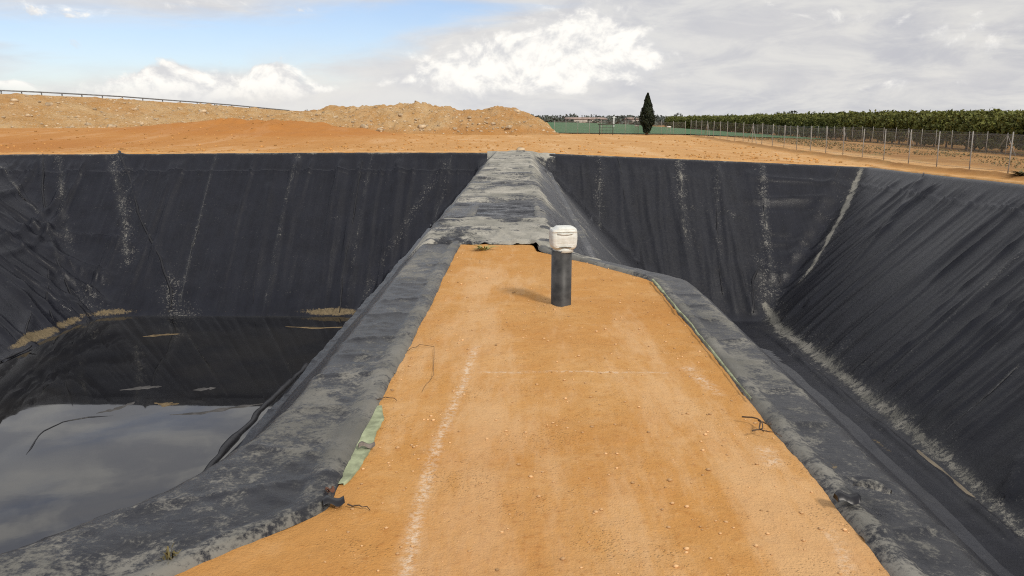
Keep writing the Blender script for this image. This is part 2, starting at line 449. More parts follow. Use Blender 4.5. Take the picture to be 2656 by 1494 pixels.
lefts = dict(
    foldA=[(308, 398), (338, 470), (360, 560), (388, 620), (420, 690), (446, 760), (442, 806)],
    seamB=[(563, 398), (540, 480), (520, 560), (492, 670), (465, 790)],
    seamC=[(776, 398), (745, 510), (716, 640), (686, 800)],
    seamD=[(967, 398), (945, 500), (922, 640), (900, 806)],
    foldD=[(940, 420), (912, 590), (890, 720), (880, 815)],
    seamE=[(1172, 402), (1152, 500), (1120, 590)],
    creaseF=[(4, 440), (52, 506), (112, 572)],
    foldG=[(112, 402), (112, 500), (120, 585), (152, 690), (190, 780), (236, 852)],
    foldH=[(128, 700), (122, 790), (140, 840)],
    foldI=[(60, 730), (82, 815), (58, 900)],
    foldJ=[(2, 946), (60, 918), (98, 896)],
    foldK=[(655, 790), (668, 680), (690, 560), (700, 470)])
LPL = {k: hits(v, surf_left) for k, v in lefts.items()}
for key, w, s in (("seamB", .09, .95), ("seamC", .09, .92), ("seamD", .09, .85), ("seamE", .12, .7), ("creaseF", .10, .8), ("foldG", .14, .4)):
    dust = blend_line(dust, LX, LY, LPL[key], w, s, 3)
for pl, w, s in (([(152, 402), (158, 480), (166, 560), (178, 640)], .17, .75), ([(275, 402), (300, 470), (322, 560), (330, 660)], .2, .72),
                 ([(440, 770), (452, 815), (480, 840)], .6, .5), ([(215, 850), (250, 880)], .5, .55), ([(770, 402), (775, 415)], .3, .8),
                 ([(1140, 420), (1060, 560), (960, 740), (900, 840)], .12, .5)):
    dust = blend_line(dust, LX, LY, hits(pl, surf_left), w, s, 4)
for pl, w, s in (([(0, 985), (60, 960), (140, 930), (222, 892)], .28, .75), ([(370, 872), (420, 866), (470, 864)], .2, 1.0),
                 ([(700, 838), (770, 846), (860, 842), (918, 845)], .22, .75), ([(260, 868), (320, 862)], .15, .7)):
    mud = blend_line(mud, LX, LY, hits(pl, surf_left), w, s, 0)
# pale silt patches on the near corner of the liner
for (a, b), w, s in (((905, 975), .12, .9), ((880, 1010), .10, .8), ((770, 1165), .16, .95), ((720, 1195), .12, .8), ((660, 1240), .08, .8),
                     ((600, 1290), .12, .7), ((820, 1090), .12, .6), ((500, 1340), .18, .6), ((230, 1400), .2, .7), ((150, 1440), .2, .75),
                     ((420, 1440), .22, .7), ((330, 1470), .2, .8), ((960, 890), .14, .7), ((1020, 800), .15, .75), ((1100, 700), .2, .8)):
    p = hit(a, b, surf_left)
    if p is not None:
        dust = np.maximum(dust, s * np.exp(-(np.hypot(LX - p[0], (LY - p[1]) * .7) / w) ** 2))
for key, w, h in (("foldA", .22, .13), ("foldD", .18, .10), ("foldG", .2, .12), ("foldH", .18, .1), ("foldI", .2, .1), ("foldJ", .25, .14), ("foldK", .2, .09), ("creaseF", .16, .08), ("seamB", .12, .05), ("seamC", .12, .05), ("seamD", .12, .05)):
    LZ = relief(LZ, LX, LY, LPL[key], w, h, 240)
speck = .12 * wall * np.clip(fbm(LX * .4, LY * .4, 181) + .1, 0, 1) + .2 * strip
for key, w, s in (("seamB", .12, .7), ("seamC", .12, .66), ("seamD", .12, .62), ("seamE", .2, .5), ("creaseF", .12, .7), ("foldG", .2, .5), ("foldA", .3, .35)):
    speck = blend_line(speck, LX, LY, LPL[key], w, s, 0)
for pl, w, s in (([(150, 400), (158, 480), (166, 560), (178, 650)], .36, .72), ([(290, 400), (310, 470), (328, 560), (335, 680)], .44, .75), ([(215, 770), (240, 830), (300, 850)], .7, .8),
                 ([(440, 740), (455, 800), (500, 838), (620, 838)], .6, .9), ([(560, 838), (760, 834), (900, 836)], .35, .7), ([(1150, 430), (1060, 570), (965, 740), (905, 840)], .3, .7)):
    speck = blend_line(speck, LX, LY, hits(pl, surf_left), w, s, 0)
lm = mesh(np.stack([LX, LY, LZ], -1), grid_faces(*LX.shape), True)
color_attr(lm, "speck", np.stack([np.clip(speck, 0, 1)] * 4, -1))
color_attr(lm, "dirt", np.stack([np.clip(dust, 0, 1.2), np.clip(mud, 0, 1.2), wet, strip], -1))
flow_attr(lm, LX, LY, planes_left(LX, LY), [0, 2, 3])
left_liner = tag(link("pond_liner", lm, M_LINER), "wide black plastic pond liner whose basin holds standing water", "pond liner", "black liners of the two ponds")

# --- right pond liner
def xe_right(Y):
    w = .014 * fbm(Y * .9, 0 * Y, 35) + .006 * fbm(Y * 5, 0 * Y, 36)
    a = 1.43 + 0 * Y; b = 1.43 - (Y - 8.7) * .68
    x = smin(a, b, .12)
    return smax(x, .22 + 0 * Y, .15) + w
ro = cat(np.arange(0, .2, .012), np.arange(.2, 1.2, .025), np.arange(1.2, 3, .06), np.arange(3, 17.1, .085), [17.12])
rr_ = cat(np.arange(-11, 1.5, .3), np.arange(1.5, 12.5, .03), np.arange(12.5, 43.25, .1), [43.3])
O2, RY = np.meshgrid(ro, rr_)
XE2 = xe_right(RY)
RX = XE2 + O2 * (18.55 - XE2) / 17.12
T2 = t_right(RX, RY); d2 = dep(T2)
RZ = z0(RX, RY) * (1 - d2 / D) - d2 + edge_profile(O2, .1)
wall2 = sstep(.15, .8, d2) * sstep(D, D - .4, d2); strip2 = sstep(.13, .01, d2)
RZ = RZ + strip2 * sstep(0, .15, O2) * (.010 * fbm(RX * 3, RY * 2.4, 37) + .006 * fbm(RX * 8, RY * 9, 38))
rw = sstep(10.8, 12.2, RX); fw2 = sstep(34, 37, RY) * (1 - rw)
RZ = RZ + wall2 * rw * (.085 * fbm(RY * .85 + .05 * RX, RX * .10, 39, 3) + .035 * fbm(RY * 2.8 + .15 * RX, RX * .2, 40, 2) + .12 * hang(RY, RX, 139, .8) + .05 * fbm(RY * 2.3, RX * .12, 239, 3))
RZ = RZ + wall2 * fw2 * (.05 * fbm(RX * 1.6, RY * .1, 42) + .19 * hang(RX, RY, 142, .8) + .06 * hang(RX, RY, 242, 1.6))
nw = (1 - rw) * (1 - fw2)
RZ = RZ + wall2 * nw * .05 * fbm(RX * .6, RY * .9, 43)
for yy, sk, hh in ((3.15, .3, .018), (4.4, .18, .014), (5.6, .2, .014), (6.9, -.1, .012), (7.9, .15, .012), (2.5, -.25, .012), (3.7, -.15, .014), (5.0, .35, .012), (6.2, .2, .014), (7.4, .25, .012)):
    q = RY - yy - sk * (RX - 1.6)
    RZ = RZ + hh * np.exp(-(q / .03) ** 2) * sstep(1.4, .5, O2)
dust2 = .10 - .10 * rw + .50 * strip2 + .50 * strip2 * np.clip(fbm(RX * 2, RY * .9, 44) + .15, 0, 1) + .2 * sstep(.14, .08, O2)
dust2 = dust2 + .20 * fw2 * wall2 + .10 * fw2 * np.clip(fbm(RX * .6, RY * .3, 45), 0, 1) + .03 * rw * np.clip(fbm(RY * .9, RX * .4, 46), 0, 1)
dust2 = dust2 + .12 * nw * wall2 * sstep(9, 12, RY)
rights = dict(
    foldA=[(1602, 412), (1622, 520), (1640, 610), (1656, 690)],
    seamB=[(1556, 412), (1554, 500), (1556, 600)],
    seamC=[(1763, 420), (1768, 520), (1782, 640)],
    foldC=[(1860, 424), (1858, 560), (1866, 700), (1876, 770)],
    seamD=[(1976, 424), (1982, 540), (1992, 660), (2000, 740)],
    foldE=[(2178, 440), (2150, 500), (2100, 590), (2052, 680), (2020, 740)],
    valley=[(2234, 440), (2215, 490), (2190, 545), (2160, 600), (2135, 650), (2100, 700), (2060, 750), (2010, 815)],
    foldF=[(1968, 700), (1952, 730), (1952, 780), (1956, 820)],
    seamG=[(2656, 655), (2560, 745), (2440, 850), (2330, 950), (2290, 990)],
    seamH=[(2656, 935), (2590, 1000), (2500, 1080), (2430, 1140)],
    foldI=[(2400, 450), (2300, 590), (2200, 700), (2080, 800)],
    foldJ=[(2656, 1190), (2612, 1270), (2600, 1300)],
    crease=[(1965, 850), (2050, 915), (2140, 990), (2240, 1075), (2330, 1150), (2440, 1240), (2560, 1345), (2656, 1425)])
RPL = {k: hits(v, surf_right) for k, v in rights.items()}
for key, w, s in (("seamB", .14, .8), ("seamC", .2, .9), ("seamD", .16, .85), ("seamG", .12, .8), ("seamH", .05, .8), ("foldE", .3, .12), ("foldC", .12, .5)):
    dust2 = blend_line(dust2, RX, RY, RPL[key], w, s, 5)
silt = np.zeros_like(RX)
dust2 = blend_line(dust2, RX, RY, RPL["valley"], .34, .62, 0)
vq, vp = seg_dist(RX, RY, [(a[0], a[1]) for a in RPL["valley"]])
dust2 = np.maximum(dust2, 1.25 * np.exp(-(np.abs(vq + .06 * fbm(RY * 1.5, RX * 1.5, 147)) / (.21 + .10 * fbm(RY * 1.3, RX * 1.3, 47))) ** 2) * sstep(.98, .6, vp) * np.clip(1.05 + .9 * fbm(RX * 2.2, RY * 2.2, 148), .3, 1))
for pl, w, s in (([(1385, 415), (1440, 470), (1490, 540), (1540, 610), (1590, 665)], .28, .6), ([(1700, 430), (1640, 470)], .5, .35),
                 ([(1990, 785), (2010, 840), (2040, 872)], .45, .95), ([(2040, 866), (2140, 935), (2250, 1028), (2350, 1105), (2430, 1170)], .42, .95),
                 ([(2520, 1290), (2600, 1360), (2656, 1400)], .5, .6), ([(1380, 430), (1420, 520)], .1, .6)):
    dust2 = blend_line(dust2, RX, RY, hits(pl, surf_right), w, s, 6)
bed = hits([(1985, 790), (2015, 845), (2050, 874), (2140, 938), (2250, 1030), (2350, 1106), (2440, 1178), (2540, 1270), (2656, 1385)], surf_right)
bq, bp = seg_dist(RX, RY, [(a[0], a[1]) for a in bed])
bw = .30 + .16 * fbm(RY * .6, RX * .6, 161) + .10 * fbm(RY * 2.5, RX * 2.5, 162)
dust2 = np.maximum(dust2, (.98 - .25 * bp) * np.exp(-(bq / bw) ** 2))
mud2 = np.zeros_like(RX)
for pl, w, s in (([(2050, 878), (2090, 900)], .35, .35), ([(2255, 1020), (2330, 1080)], .25, .3), ([(2265, 1140), (2310, 1172)], .12, 1.0)):
    mud2 = blend_line(mud2, RX, RY, hits(pl, surf_right), w, s, 0)
p = at_z(2135, 1195, 0); mud2 = np.maximum(mud2, .62 * np.exp(-(np.hypot(RX - p[0] - .05, (RY - p[1]) * .7) / .12) ** 2))
p = at_z(2210, 1290, 0); dust2 = np.maximum(dust2, .6 * np.exp(-(np.hypot(RX - p[0] - .08, (RY - p[1]) * .8) / .12) ** 2))
for key, w, h in (("foldA", .2, .12), ("foldC", .16, .10), ("foldE", .3, .14), ("foldF", .2, .14), ("foldI", .18, .09), ("foldJ", .18, .09), ("seamB", .12, .05), ("seamC", .12, .05), ("seamD", .12, .05), ("seamG", .14, .06), ("crease", .13, .15)):
    RZ = relief(RZ, RX, RY, RPL[key], w, h, 250)
RZ = RZ + .05 * np.exp(-((d2 - 6.9) / .35) ** 2) * fbm(RX * 1.7, RY * 1.1, 251) * sstep(30, 26, RY)
speck2 = .22 * wall2 * np.clip(fbm(RX * .4, RY * .4, 183) + .2, 0, 1) + .15 * strip2
for key, w, s in (("seamB", .35, .75), ("seamC", .42, .85), ("seamD", .35, .8), ("seamG", .16, .85), ("seamH", .07, .9), ("foldC", .3, .5), ("foldE", .5, .3), ("valley", .7, .75)):
    speck2 = blend_line(speck2, RX, RY, RPL[key], w, s, 0)
for pl, w, s in (([(1385, 415), (1440, 470), (1490, 540), (1540, 610), (1590, 665)], .6, 1.0), ([(1690, 520), (1800, 545), (1900, 560)], .25, .5), ([(1990, 700), (2000, 790), (2040, 850)], .9, .9),
                 ([(2040, 866), (2140, 938), (2250, 1030), (2350, 1106), (2440, 1178)], 1.1, .6)):
    speck2 = blend_line(speck2, RX, RY, hits(pl, surf_right), w, s, 0)
rm = mesh(np.stack([RX, RY, RZ], -1), np.ascontiguousarray(grid_faces(*RX.shape)), True)
color_attr(rm, "speck", np.stack([np.clip(speck2, 0, 1)] * 4, -1))
color_attr(rm, "dirt", np.stack([np.clip(dust2, 0, 1.2), np.clip(mud2, 0, 1.2), 0 * RX, .8 * strip2], -1))
flow_attr(rm, RX, RY, [(43 - RY) * D / 7.2, (18.2 - RX) * D / 7.1, RX - .4], [1, 2])
right_liner = tag(link("pond_liner", rm, M_LINER), "narrow steep black pond liner with a white silt streak down its corner", "pond liner", "black liners of the two ponds")

# --- welds and folds lying on the liners (parts)
def strand(name, pts, mat, parent, r, lift=.3, jitter=.02, seed=0, taper=True, fn=None):
    n = len(pts)
    if n < 2: return
    P = np.array(pts); s = np.concatenate([[0], np.cumsum(np.linalg.norm(np.diff(P, axis=0), axis=1))])
    m = max(6, int(s[-1] / .16)); q = np.linspace(0, s[-1], m)
    Q = np.stack([np.interp(q, s, P[:, k]) for k in range(3)], 1)
    Q[:, 0] += jitter * fbm(q * .8, 0 * q, 90 + seed); Q[:, 1] += jitter * .5 * fbm(q * .8, 0 * q, 95 + seed)
    if fn is not None: Q[:, 2] = fn(Q[:, 0], Q[:, 1])
    Q[:, 2] += r * lift
    rr = r * (.75 + .5 * vnoise(q * 1.6, 0 * q, 70 + seed))
    if taper: rr = rr * np.minimum(1, np.minimum(np.arange(m) + 1, m - np.arange(m)) / 4)
    b = MB(); b.tube([tuple(v) for v in Q], list(rr), 7)
    return b.build(name, mat, parent, True)
for i, k in enumerate(("seamB", "seamC", "seamD", "seamE")): strand("weld_seam", LPL[k], M_SEAM, left_liner, .03, .35, .05, i, fn=surf_left)
for i, (k, r) in enumerate((("foldA", .065), ("foldD", .045), ("creaseF", .03), ("foldG", .05), ("foldH", .04), ("foldI", .035), ("foldJ", .06), ("foldK", .022))):
    strand("fold", LPL[k], M_FOLD, left_liner, r * .9, 2.1, .05, 10 + i, fn=surf_left)
for i, k in enumerate(("seamB", "seamC", "seamD", "seamG", "seamH")): strand("weld_seam", RPL[k], M_SEAM, right_liner, .028, .35, .04, 20 + i, fn=surf_right)
for i, (k, r) in enumerate((("foldA", .048), ("foldC", .035), ("foldE", .045), ("foldF", .07), ("foldI", .022), ("foldJ", .03))):
    strand("fold", RPL[k], M_FOLD, right_liner, r * .9, 2.1, .05, 30 + i, fn=surf_right)

# ------------------------------------------------------------------ crinkled sheet over the ridge
cx = np.arange(-1.85, 1.75, .03); cyv = cat(np.arange(0, 5, .032), np.arange(5, 32.3, .085))
CX, CV = np.meshgrid(cx, cyv)
front = 11.05 + .10 * fbm(cx * 2.2, 0 * cx, 51) - 1.15 * sstep(.05, .75, cx) - .05 * sstep(-.8, -1.5, cx)
CY = CV * (43.15 - front[None, :]) / 32.25 + front[None, :]
tt = np.maximum(t_left(CX, CY), t_right(CX, CY)); dd = dep(tt)
CZ = z0(CX, CY) * (1 - dd / D) - dd + .04 + .02 * sstep(.3, .8, CV)
sag = np.exp(-((CY - 15.2 - .25 * fbm(CX * 1.5, 0 * CX, 52)) / 1.25) ** 4)
topm = sstep(.4, .05, dd)
CZ = CZ + topm * (.030 * fbm(CX * 1.4, CY * 4, 53) + .016 * fbm(CX * 4, CY * 9, 54, 3) + .13 * sstep(14, 26, CY) * fbm(CX * .7, CY * .9, 57) + .05 * sstep(22, 13, CY) * fbm(CX * .8, CY * 2.2, 58)) - .05 * sag * topm
CZ = CZ - .045 * sstep(.06, 0, CV) + (1 - topm) * .03 * fbm(CX * 5, CY * .25, 59)
# radiating pulls near the loose front edge
for x0, sk in ((-1.0, .5), (-.5, .28), (-.1, -.35), (.15, -.5), (-.75, -.1), (-1.25, .65)):
    q = CX - x0 - sk * (CV - .1); CZ = CZ + .03 * np.exp(-(q / .045) ** 2) * sstep(1.7, .2, CV) * topm
cd = .92 + .35 * fbm(CX * 1.1, CY * .45, 55) + .55 * fbm(CX * .6, CY * 1.1, 155) + .25 * sstep(22, 42, CY) - 1.1 * sag - .55 * (1 - topm)
cd = cd + .5 * sag * sstep(.25, .6, fbm(CX * 2.6, CY * 1.4, 56)) + (.75 * fbm(CX * 2.2 + .8 * CY, CY * 2.6 - .6 * CX, 255) - .12) * sstep(15, 13.4, CY)
cmesh = mesh(np.stack([CX, CY, CZ], -1), grid_faces(*CX.shape), True)
color_attr(cmesh, "dirt", np.stack([np.clip(cd, 0, 1.1), 0 * cd, sag, topm], -1))
color_attr(cmesh, "flow", np.stack([CY * .9, CX * .8, 0 * CX, 0 * CX], -1))
tag(link("ridge_sheet", cmesh, M_RIDGE), "dusty crinkled plastic sheet covering the narrow ridge between the ponds", "plastic sheet")

# ------------------------------------------------------------------ water in the left pond
WZ = -7.12
wm, n, b = material("pond_water")
c = n.coord()
b.inputs['IOR'].default_value = 1.68; b.inputs['Roughness'].default_value = .03
n.put(b.inputs['Base Color'], n.mix(n.ss(n.noise(c, .25, 4), .4, .65), (.006, .006, .007), (.014, .013, .012)))
n.put(b.inputs['Roughness'], n.ss(n.noise(c, .35, 4), .45, .75, .02, .09))
n.put(b.inputs['Normal'], n.bump(n.noise(n.scale(c, (1, 1.6, 1)), 1.1, 3), .02, .02))
wx = np.linspace(-21.5, -7.2, 30); wy = np.linspace(6, 36.5, 40); WX, WY = np.meshgrid(wx, wy)
tag(link("water", mesh(np.stack([WX, WY, 0 * WX + WZ], -1), grid_faces(*WX.shape), True), wm), kind="structure")
wfn = lambda X, Y: WZ + 0 * X
for i, (pl, r) in enumerate((
    ([(806, 938), (760, 985), (700, 1045), (660, 1082), (600, 1150), (540, 1225), (488, 1285)], .115),
    ([(60, 1180), (110, 1120), (160, 1095), (230, 1082), (290, 1078)], .022),
    ([(0, 1440), (50, 1450), (90, 1446), (140, 1430)], .09))):
    strand("wrinkle", [at_z(a, q, WZ) for a, q in pl], M_FOLD, left_liner, r, -.1, .14, 50 + i, fn=wfn)
M_SILT = plain("silt", (.075, .072, .070), .8, .35, 3, .2, .3)
M_SILT2 = plain("brown_silt", (.15, .11, .06), .85, .45, 3, .2, .3)
def silt_patch(pts, z, mat, seed, name="silt_patch", parent=None, h=.02):
    """thin lens of silt with a ragged outline"""
    q = [at_z(a, b, z)[:2] for a, b in pts]; m = 40
    P = np.array(q); s = np.linspace(0, 1, m); i = np.linspace(0, 1, len(P))
    L = np.stack([np.interp(s, i, P[:, 0]), np.interp(s, i, P[:, 1])], 1)
    w = .24 * np.sin(np.pi * s) ** .6 * (.4 + .9 * vnoise(s * 9, 0 * s, seed))
    dv = np.gradient(L, axis=0); dv /= np.linalg.norm(dv, axis=1)[:, None] + 1e-9
    nv = np.stack([-dv[:, 1], dv[:, 0]], 1)
    k = np.linspace(-1, 1, 7); V = []
    for a in range(m):
        for t in k:
            wob = w[a] * (1 + .5 * (vnoise(np.array(s[a] * 14), np.array(3. + np.sign(t)), seed + 3) - .5))
            x, y = L[a] + nv[a] * t * wob
            V.append((x, y, z + h * (1 - t * t) - .012))
    return link(name, mesh(V, grid_faces(m, 7), True), mat, parent)
for i, (pl, mt) in enumerate((([(440, 1076), (520, 1072), (600, 1058), (690, 1046)][::-1], M_SILT), ([(250, 1072), (300, 1062), (350, 1042)], M_SILT),
                              ([(310, 1012), (380, 1005), (420, 1002)], M_SILT), ([(400, 1045), (440, 1050), (465, 1046)], M_SILT2),
                              ([(772, 985), (800, 992), (818, 984)], M_SILT2), ([(500, 1012), (560, 1006)], M_SILT),
                              ([(370, 873), (430, 868), (466, 866)], M_SILT2), ([(740, 847), (820, 851), (900, 848)], M_SILT2))):
    silt_patch(pl, WZ, mt, 300 + i, parent=left_liner)

# muddy puddle at the foot of the right pond
pm, n, b = material("muddy_water")
n.put(b.inputs['Base Color'], n.mix(n.ss(n.noise(n.coord(), 1.5, 4), .4, .6), (.13, .105, .07), (.19, .155, .105)))
b.inputs['Roughness'].default_value = .25
def puddle(pts, z, name):
    q = [hit(a, b_, surf_right) for a, b_ in pts]; q = [(p[0], p[1]) for p in q]
    cx_, cy_ = sum(p[0] for p in q) / len(q), sum(p[1] for p in q) / len(q)
    P = np.array(q + q[:1]); s_ = np.linspace(0, len(q), 64, endpoint=False)
    P = np.stack([np.interp(s_, np.arange(len(q) + 1), P[:, k]) for k in range(2)], 1)
    for _ in range(3): P = (np.roll(P, 1, 0) + P + np.roll(P, -1, 0)) / 3
    P += .035 * np.stack([fbm(s_ * 2.1, 0 * s_, 171), fbm(s_ * 2.1, 0 * s_, 172)], 1)
    V = [(cx_, cy_, z)] + [(p[0], p[1], z) for p in P]; m = len(P)
    return link(name, mesh(V, [(0, 1 + i, 1 + (i + 1) % m) for i in range(m)]), pm)
PZ = float(surf_right(np.array([10.6]), np.array([16.])))
tag(puddle([(2372, 1166), (2400, 1170), (2440, 1196), (2490, 1240), (2535, 1275), (2548, 1288), (2520, 1292), (2490, 1276), (2440, 1236), (2395, 1196)], PZ + .045, "puddle"), kind="structure")

# ------------------------------------------------------------------ spoil heap, embankment, rubble
def rubble_material():
    m, n, b = material("rubble_soil")
    c = n.coord(); orange, _, _, _ = n.attr("tone")
    f = n.noise(c, .35, 5, .6); g = n.noise(c, 2.2, 6, .72); h = n.noise(c, 5, 4, .7)
    col = n.mix(n.ss(f, .35, .65), (.47, .275, .11), (.54, .365, .185))
    col = n.mix(n.m('MULTIPLY', n.ss(g, .52, .70), .7), col, (.58, .42, .26))
    col = n.mix(n.m('MULTIPLY', n.ss(g, .46, .32), .6), col, (.30, .145, .048))
    col = n.mix(n.m('MULTIPLY', n.ss(h, .56, .68), .8), col, (.66, .54, .38))
    col = n.mix(n.m('MULTIPLY', orange, .7), col, (.44, .20, .055))
    n.put(b.inputs['Base Color'], col); b.inputs['Roughness'].default_value = .95
    b.inputs['Specular IOR Level'].default_value = .1
    n.put(b.inputs['Normal'], n.bump(n.m('ADD', g, h), .8, .25))
    return m
M_RUB = rubble_material()
HY = 108.0
sky_px = [(620, 316), (700, 300), (770, 289), (800, 287), (850, 285), (905, 279), (950, 275), (1000, 274), (1050, 273), (1090, 270), (1120, 277), (1160, 280),
          (1200, 284), (1250, 287), (1290, 281), (1330, 283), (1360, 294), (1385, 304), (1400, 314), (1415, 322), (1428, 332), (1440, 343), (1460, 350)]
ppx = [at_y(a, b_, HY) for a, b_ in sky_px]
pX = np.array([p[0] for p in ppx]); pZ = np.array([p[2] for p in ppx])
def heap_z(X, Y):
    base = z0(X, Y)
    crest = np.interp(X, pX, pZ) - base
    v = np.where(Y < HY, (Y - 96.5) / (HY - 96.5), (121 - Y) / (121 - HY))
    v = np.clip(v + .07 * fbm(X * .35, Y * .35, 81), 0, 1)
    s = np.interp(v, [0, .08, .5, .85, 1], [0, .12, .62, .95, 1])
    z = crest * s
    m = np.clip(z * 1.5, 0, 1)
    lump = .42 * fbm(X * .32, Y * .32, 82) + .45 * np.abs(fbm(X * .8, Y * .8, 83)) + .26 * fbm(X * 1.9, Y * 1.9, 84)
    return base - .25 + np.clip(crest, 0, 9) * 0 + np.maximum(z, 0) + m * lump + .2 * (z > .02)
hx = np.arange(-40, 7.5, .22); hy = np.arange(95.5, 121.5, .25); HX, HYg = np.meshgrid(hx, hy)
HZ = heap_z(HX, HYg)
hm = mesh(np.stack([HX, HYg, HZ], -1), grid_faces(*HX.shape), True)
hor = np.clip(fbm(HX * .15, HYg * .15, 85) + sstep(1.2, .3, HZ) * .8, 0, 1)
color_attr(hm, "tone", np.stack([hor, 0 * hor, 0 * hor, 0 * hor], -1))
tag(link("spoil_heap", hm, M_RUB), "long lumpy heap of dug out pale soil and stones beyond the ponds", "soil heap")

# road embankment on the left
ec = [(-420, 224, 84), (-200, 232, 87), (0, 243, 92), (210, 251, 98), (420, 264, 105), (600, 277, 112), (780, 290, 121), (900, 300, 130)]
E = np.array([at_y(a, b_, y) for a, b_, y in ec]); 
toe = np.array([[-78, 70], [-68, 73], [-58, 78], [-50, 83], [-44, 89], [-40, 95], [-37, 104], [-36, 116]], float)
u = np.linspace(0, len(E) - 1, 320); kk = np.arange(len(E))
cr = np.stack([np.interp(u, kk, E[:, i]) for i in range(3)], 1); tq = np.stack([np.interp(u, kk, toe[:, i]) for i in range(2)], 1)
vv = np.concatenate([np.linspace(0, 1, 46), [1.06, 1.3, 1.7, 2.2]])
EV = []
for a in range(len(u)):
    tz = float(z0(tq[a, 0], tq[a, 1])) - .2
    for v in vv:
        if v <= 1:
            x, y = tq[a] + (cr[a, :2] - tq[a]) * v; z = tz + (cr[a, 2] - tz) * (v * 1.02 if v < .98 else 1)
            z = min(z, cr[a, 2])
        else:
            x, y = cr[a, :2] + (cr[a, :2] - tq[a]) * (v - 1); z = cr[a, 2] - (0 if v < 1.5 else (v - 1.5) * 6) - .02
        EV.append((x, y, z))
EV = np.array(EV); w_ = np.tile(np.where(vv < .97, np.minimum(1, vv * 8), .15 * (vv < 1.1)), len(u))
EV[:, 2] += w_ * (.30 * fbm(EV[:, 0] * .45, EV[:, 1] * .45, 86) + .34 * np.abs(fbm(EV[:, 0] * 1.1, EV[:, 1] * 1.1, 87)))
em = mesh(EV, grid_faces(len(u), len(vv)), True)
eo = np.clip(fbm(EV[:, 0] * .12, EV[:, 1] * .12, 88) * .8, 0, 1)
color_attr(em, "tone", np.stack([eo, 0 * eo, 0 * eo, 0 * eo], -1))
tag(link("embankment", em, M_RUB), kind="structure")

# loose stones: countless small ones on the heap and embankment
ICO = None
def rock_verts(size, seed, n=1):
    import bmesh
    bm = bmesh.new(); bmesh.ops.create_icosphere(bm, subdivisions=n, radius=1)
    r = random.Random(seed); o = Vector((r.random() * 9, r.random() * 9, r.random() * 9))
    from mathutils import noise as mn
    for v in bm.verts:
        v.co *= 1 + .45 * mn.noise(v.co * 1.1 + o); v.co.x *= 1.25; v.co.z *= .7
        v.co *= size
    V = [tuple(v.co) for v in bm.verts]; Fc = [tuple(v.index for v in f.verts) for f in bm.faces]; bm.free()
    return V, Fc
protos = [rock_verts(1, s) for s in range(6)]
M_ROCK = plain("pale_limestone", (.47, .36, .235), .9, .4, 1.6, .2, .5)
b = MB()
for i in range(2600):
    V, Fc = protos[i % 6]; s = .05 + .17 * random.random() ** 3
    if i % 5 < 2:
        x, y = random.uniform(-38, 5), random.uniform(97, 107); z = float(heap_z(np.array(x), np.array(y)))
        if z < float(z0(x, y)) + .05: continue
    else:
        k = random.randrange(int(len(u))); j = random.randrange(44); x, y, z = EV[k * len(vv) + j]
    a = random.random() * 6.28; C, N = math.cos(a), math.sin(a)
    b.add([(x + s * (p[0] * C - p[1] * N), y + s * (p[0] * N + p[1] * C), z + s * p[2]) for p in V], Fc)
tag(b.build("rubble", M_ROCK), kind="stuff")
# the larger boulders, each its own
def heap_at(px, py):
    return hit(px, py, lambda X, Y: np.where((Y > 96) & (Y < 121) & (X > -40) & (X < 7), heap_z(X, Y), -50.), 125)
def bank_at(px, py):
    r = ray(px, py); best = None; dmin = 9
    t = EV[:, 1] / r[1]; q = np.stack([r[0] * t - EV[:, 0], EYE + r[2] * t - EV[:, 2]], 1)
    k = int(np.argmin((q ** 2).sum(1))); return EV[k]
for i, (px_, py_, s) in enumerate(((1095, 329, .42), (945, 331, .5), (985, 338, .36), (1320, 331, .34), (1280, 322, .3), (1340, 290, .42), (1180, 335, .3), (1040, 300, .3), (1218, 306, .26), (870, 305, .3))):
    p = heap_at(px_, py_)
    if p is None: continue
    V, Fc = rock_verts(s, 40 + i, 2)
    o = link("boulder", mesh(V, Fc), M_ROCK); o.location = (p[0], p[1], p[2] + .1 * s); o.rotation_euler = (0, 0, i * 1.3)
    tag(o, "pale limestone boulder bedded in the face of the spoil heap", "boulder", "boulders on the spoil heap")
for i, (px_, py_, s) in enumerate(((36, 262, .4), (128, 272, .45), (290, 331, .42), (160, 334, .32), (525, 290, .42), (640, 300, .4), (230, 322, .3), (352, 284, .3), (70, 300, .26), (405, 312, .26))):
    p = bank_at(px_, py_)
    V, Fc = rock_verts(s, 70 + i, 2)
    o = link("boulder", mesh(V, Fc), M_ROCK); o.location = (p[0], p[1], p[2] + .1 * s); o.rotation_euler = (0, 0, i * 1.7)
    tag(o, "pale limestone boulder on the slope under the guard rail", "boulder", "boulders on the road embankment")

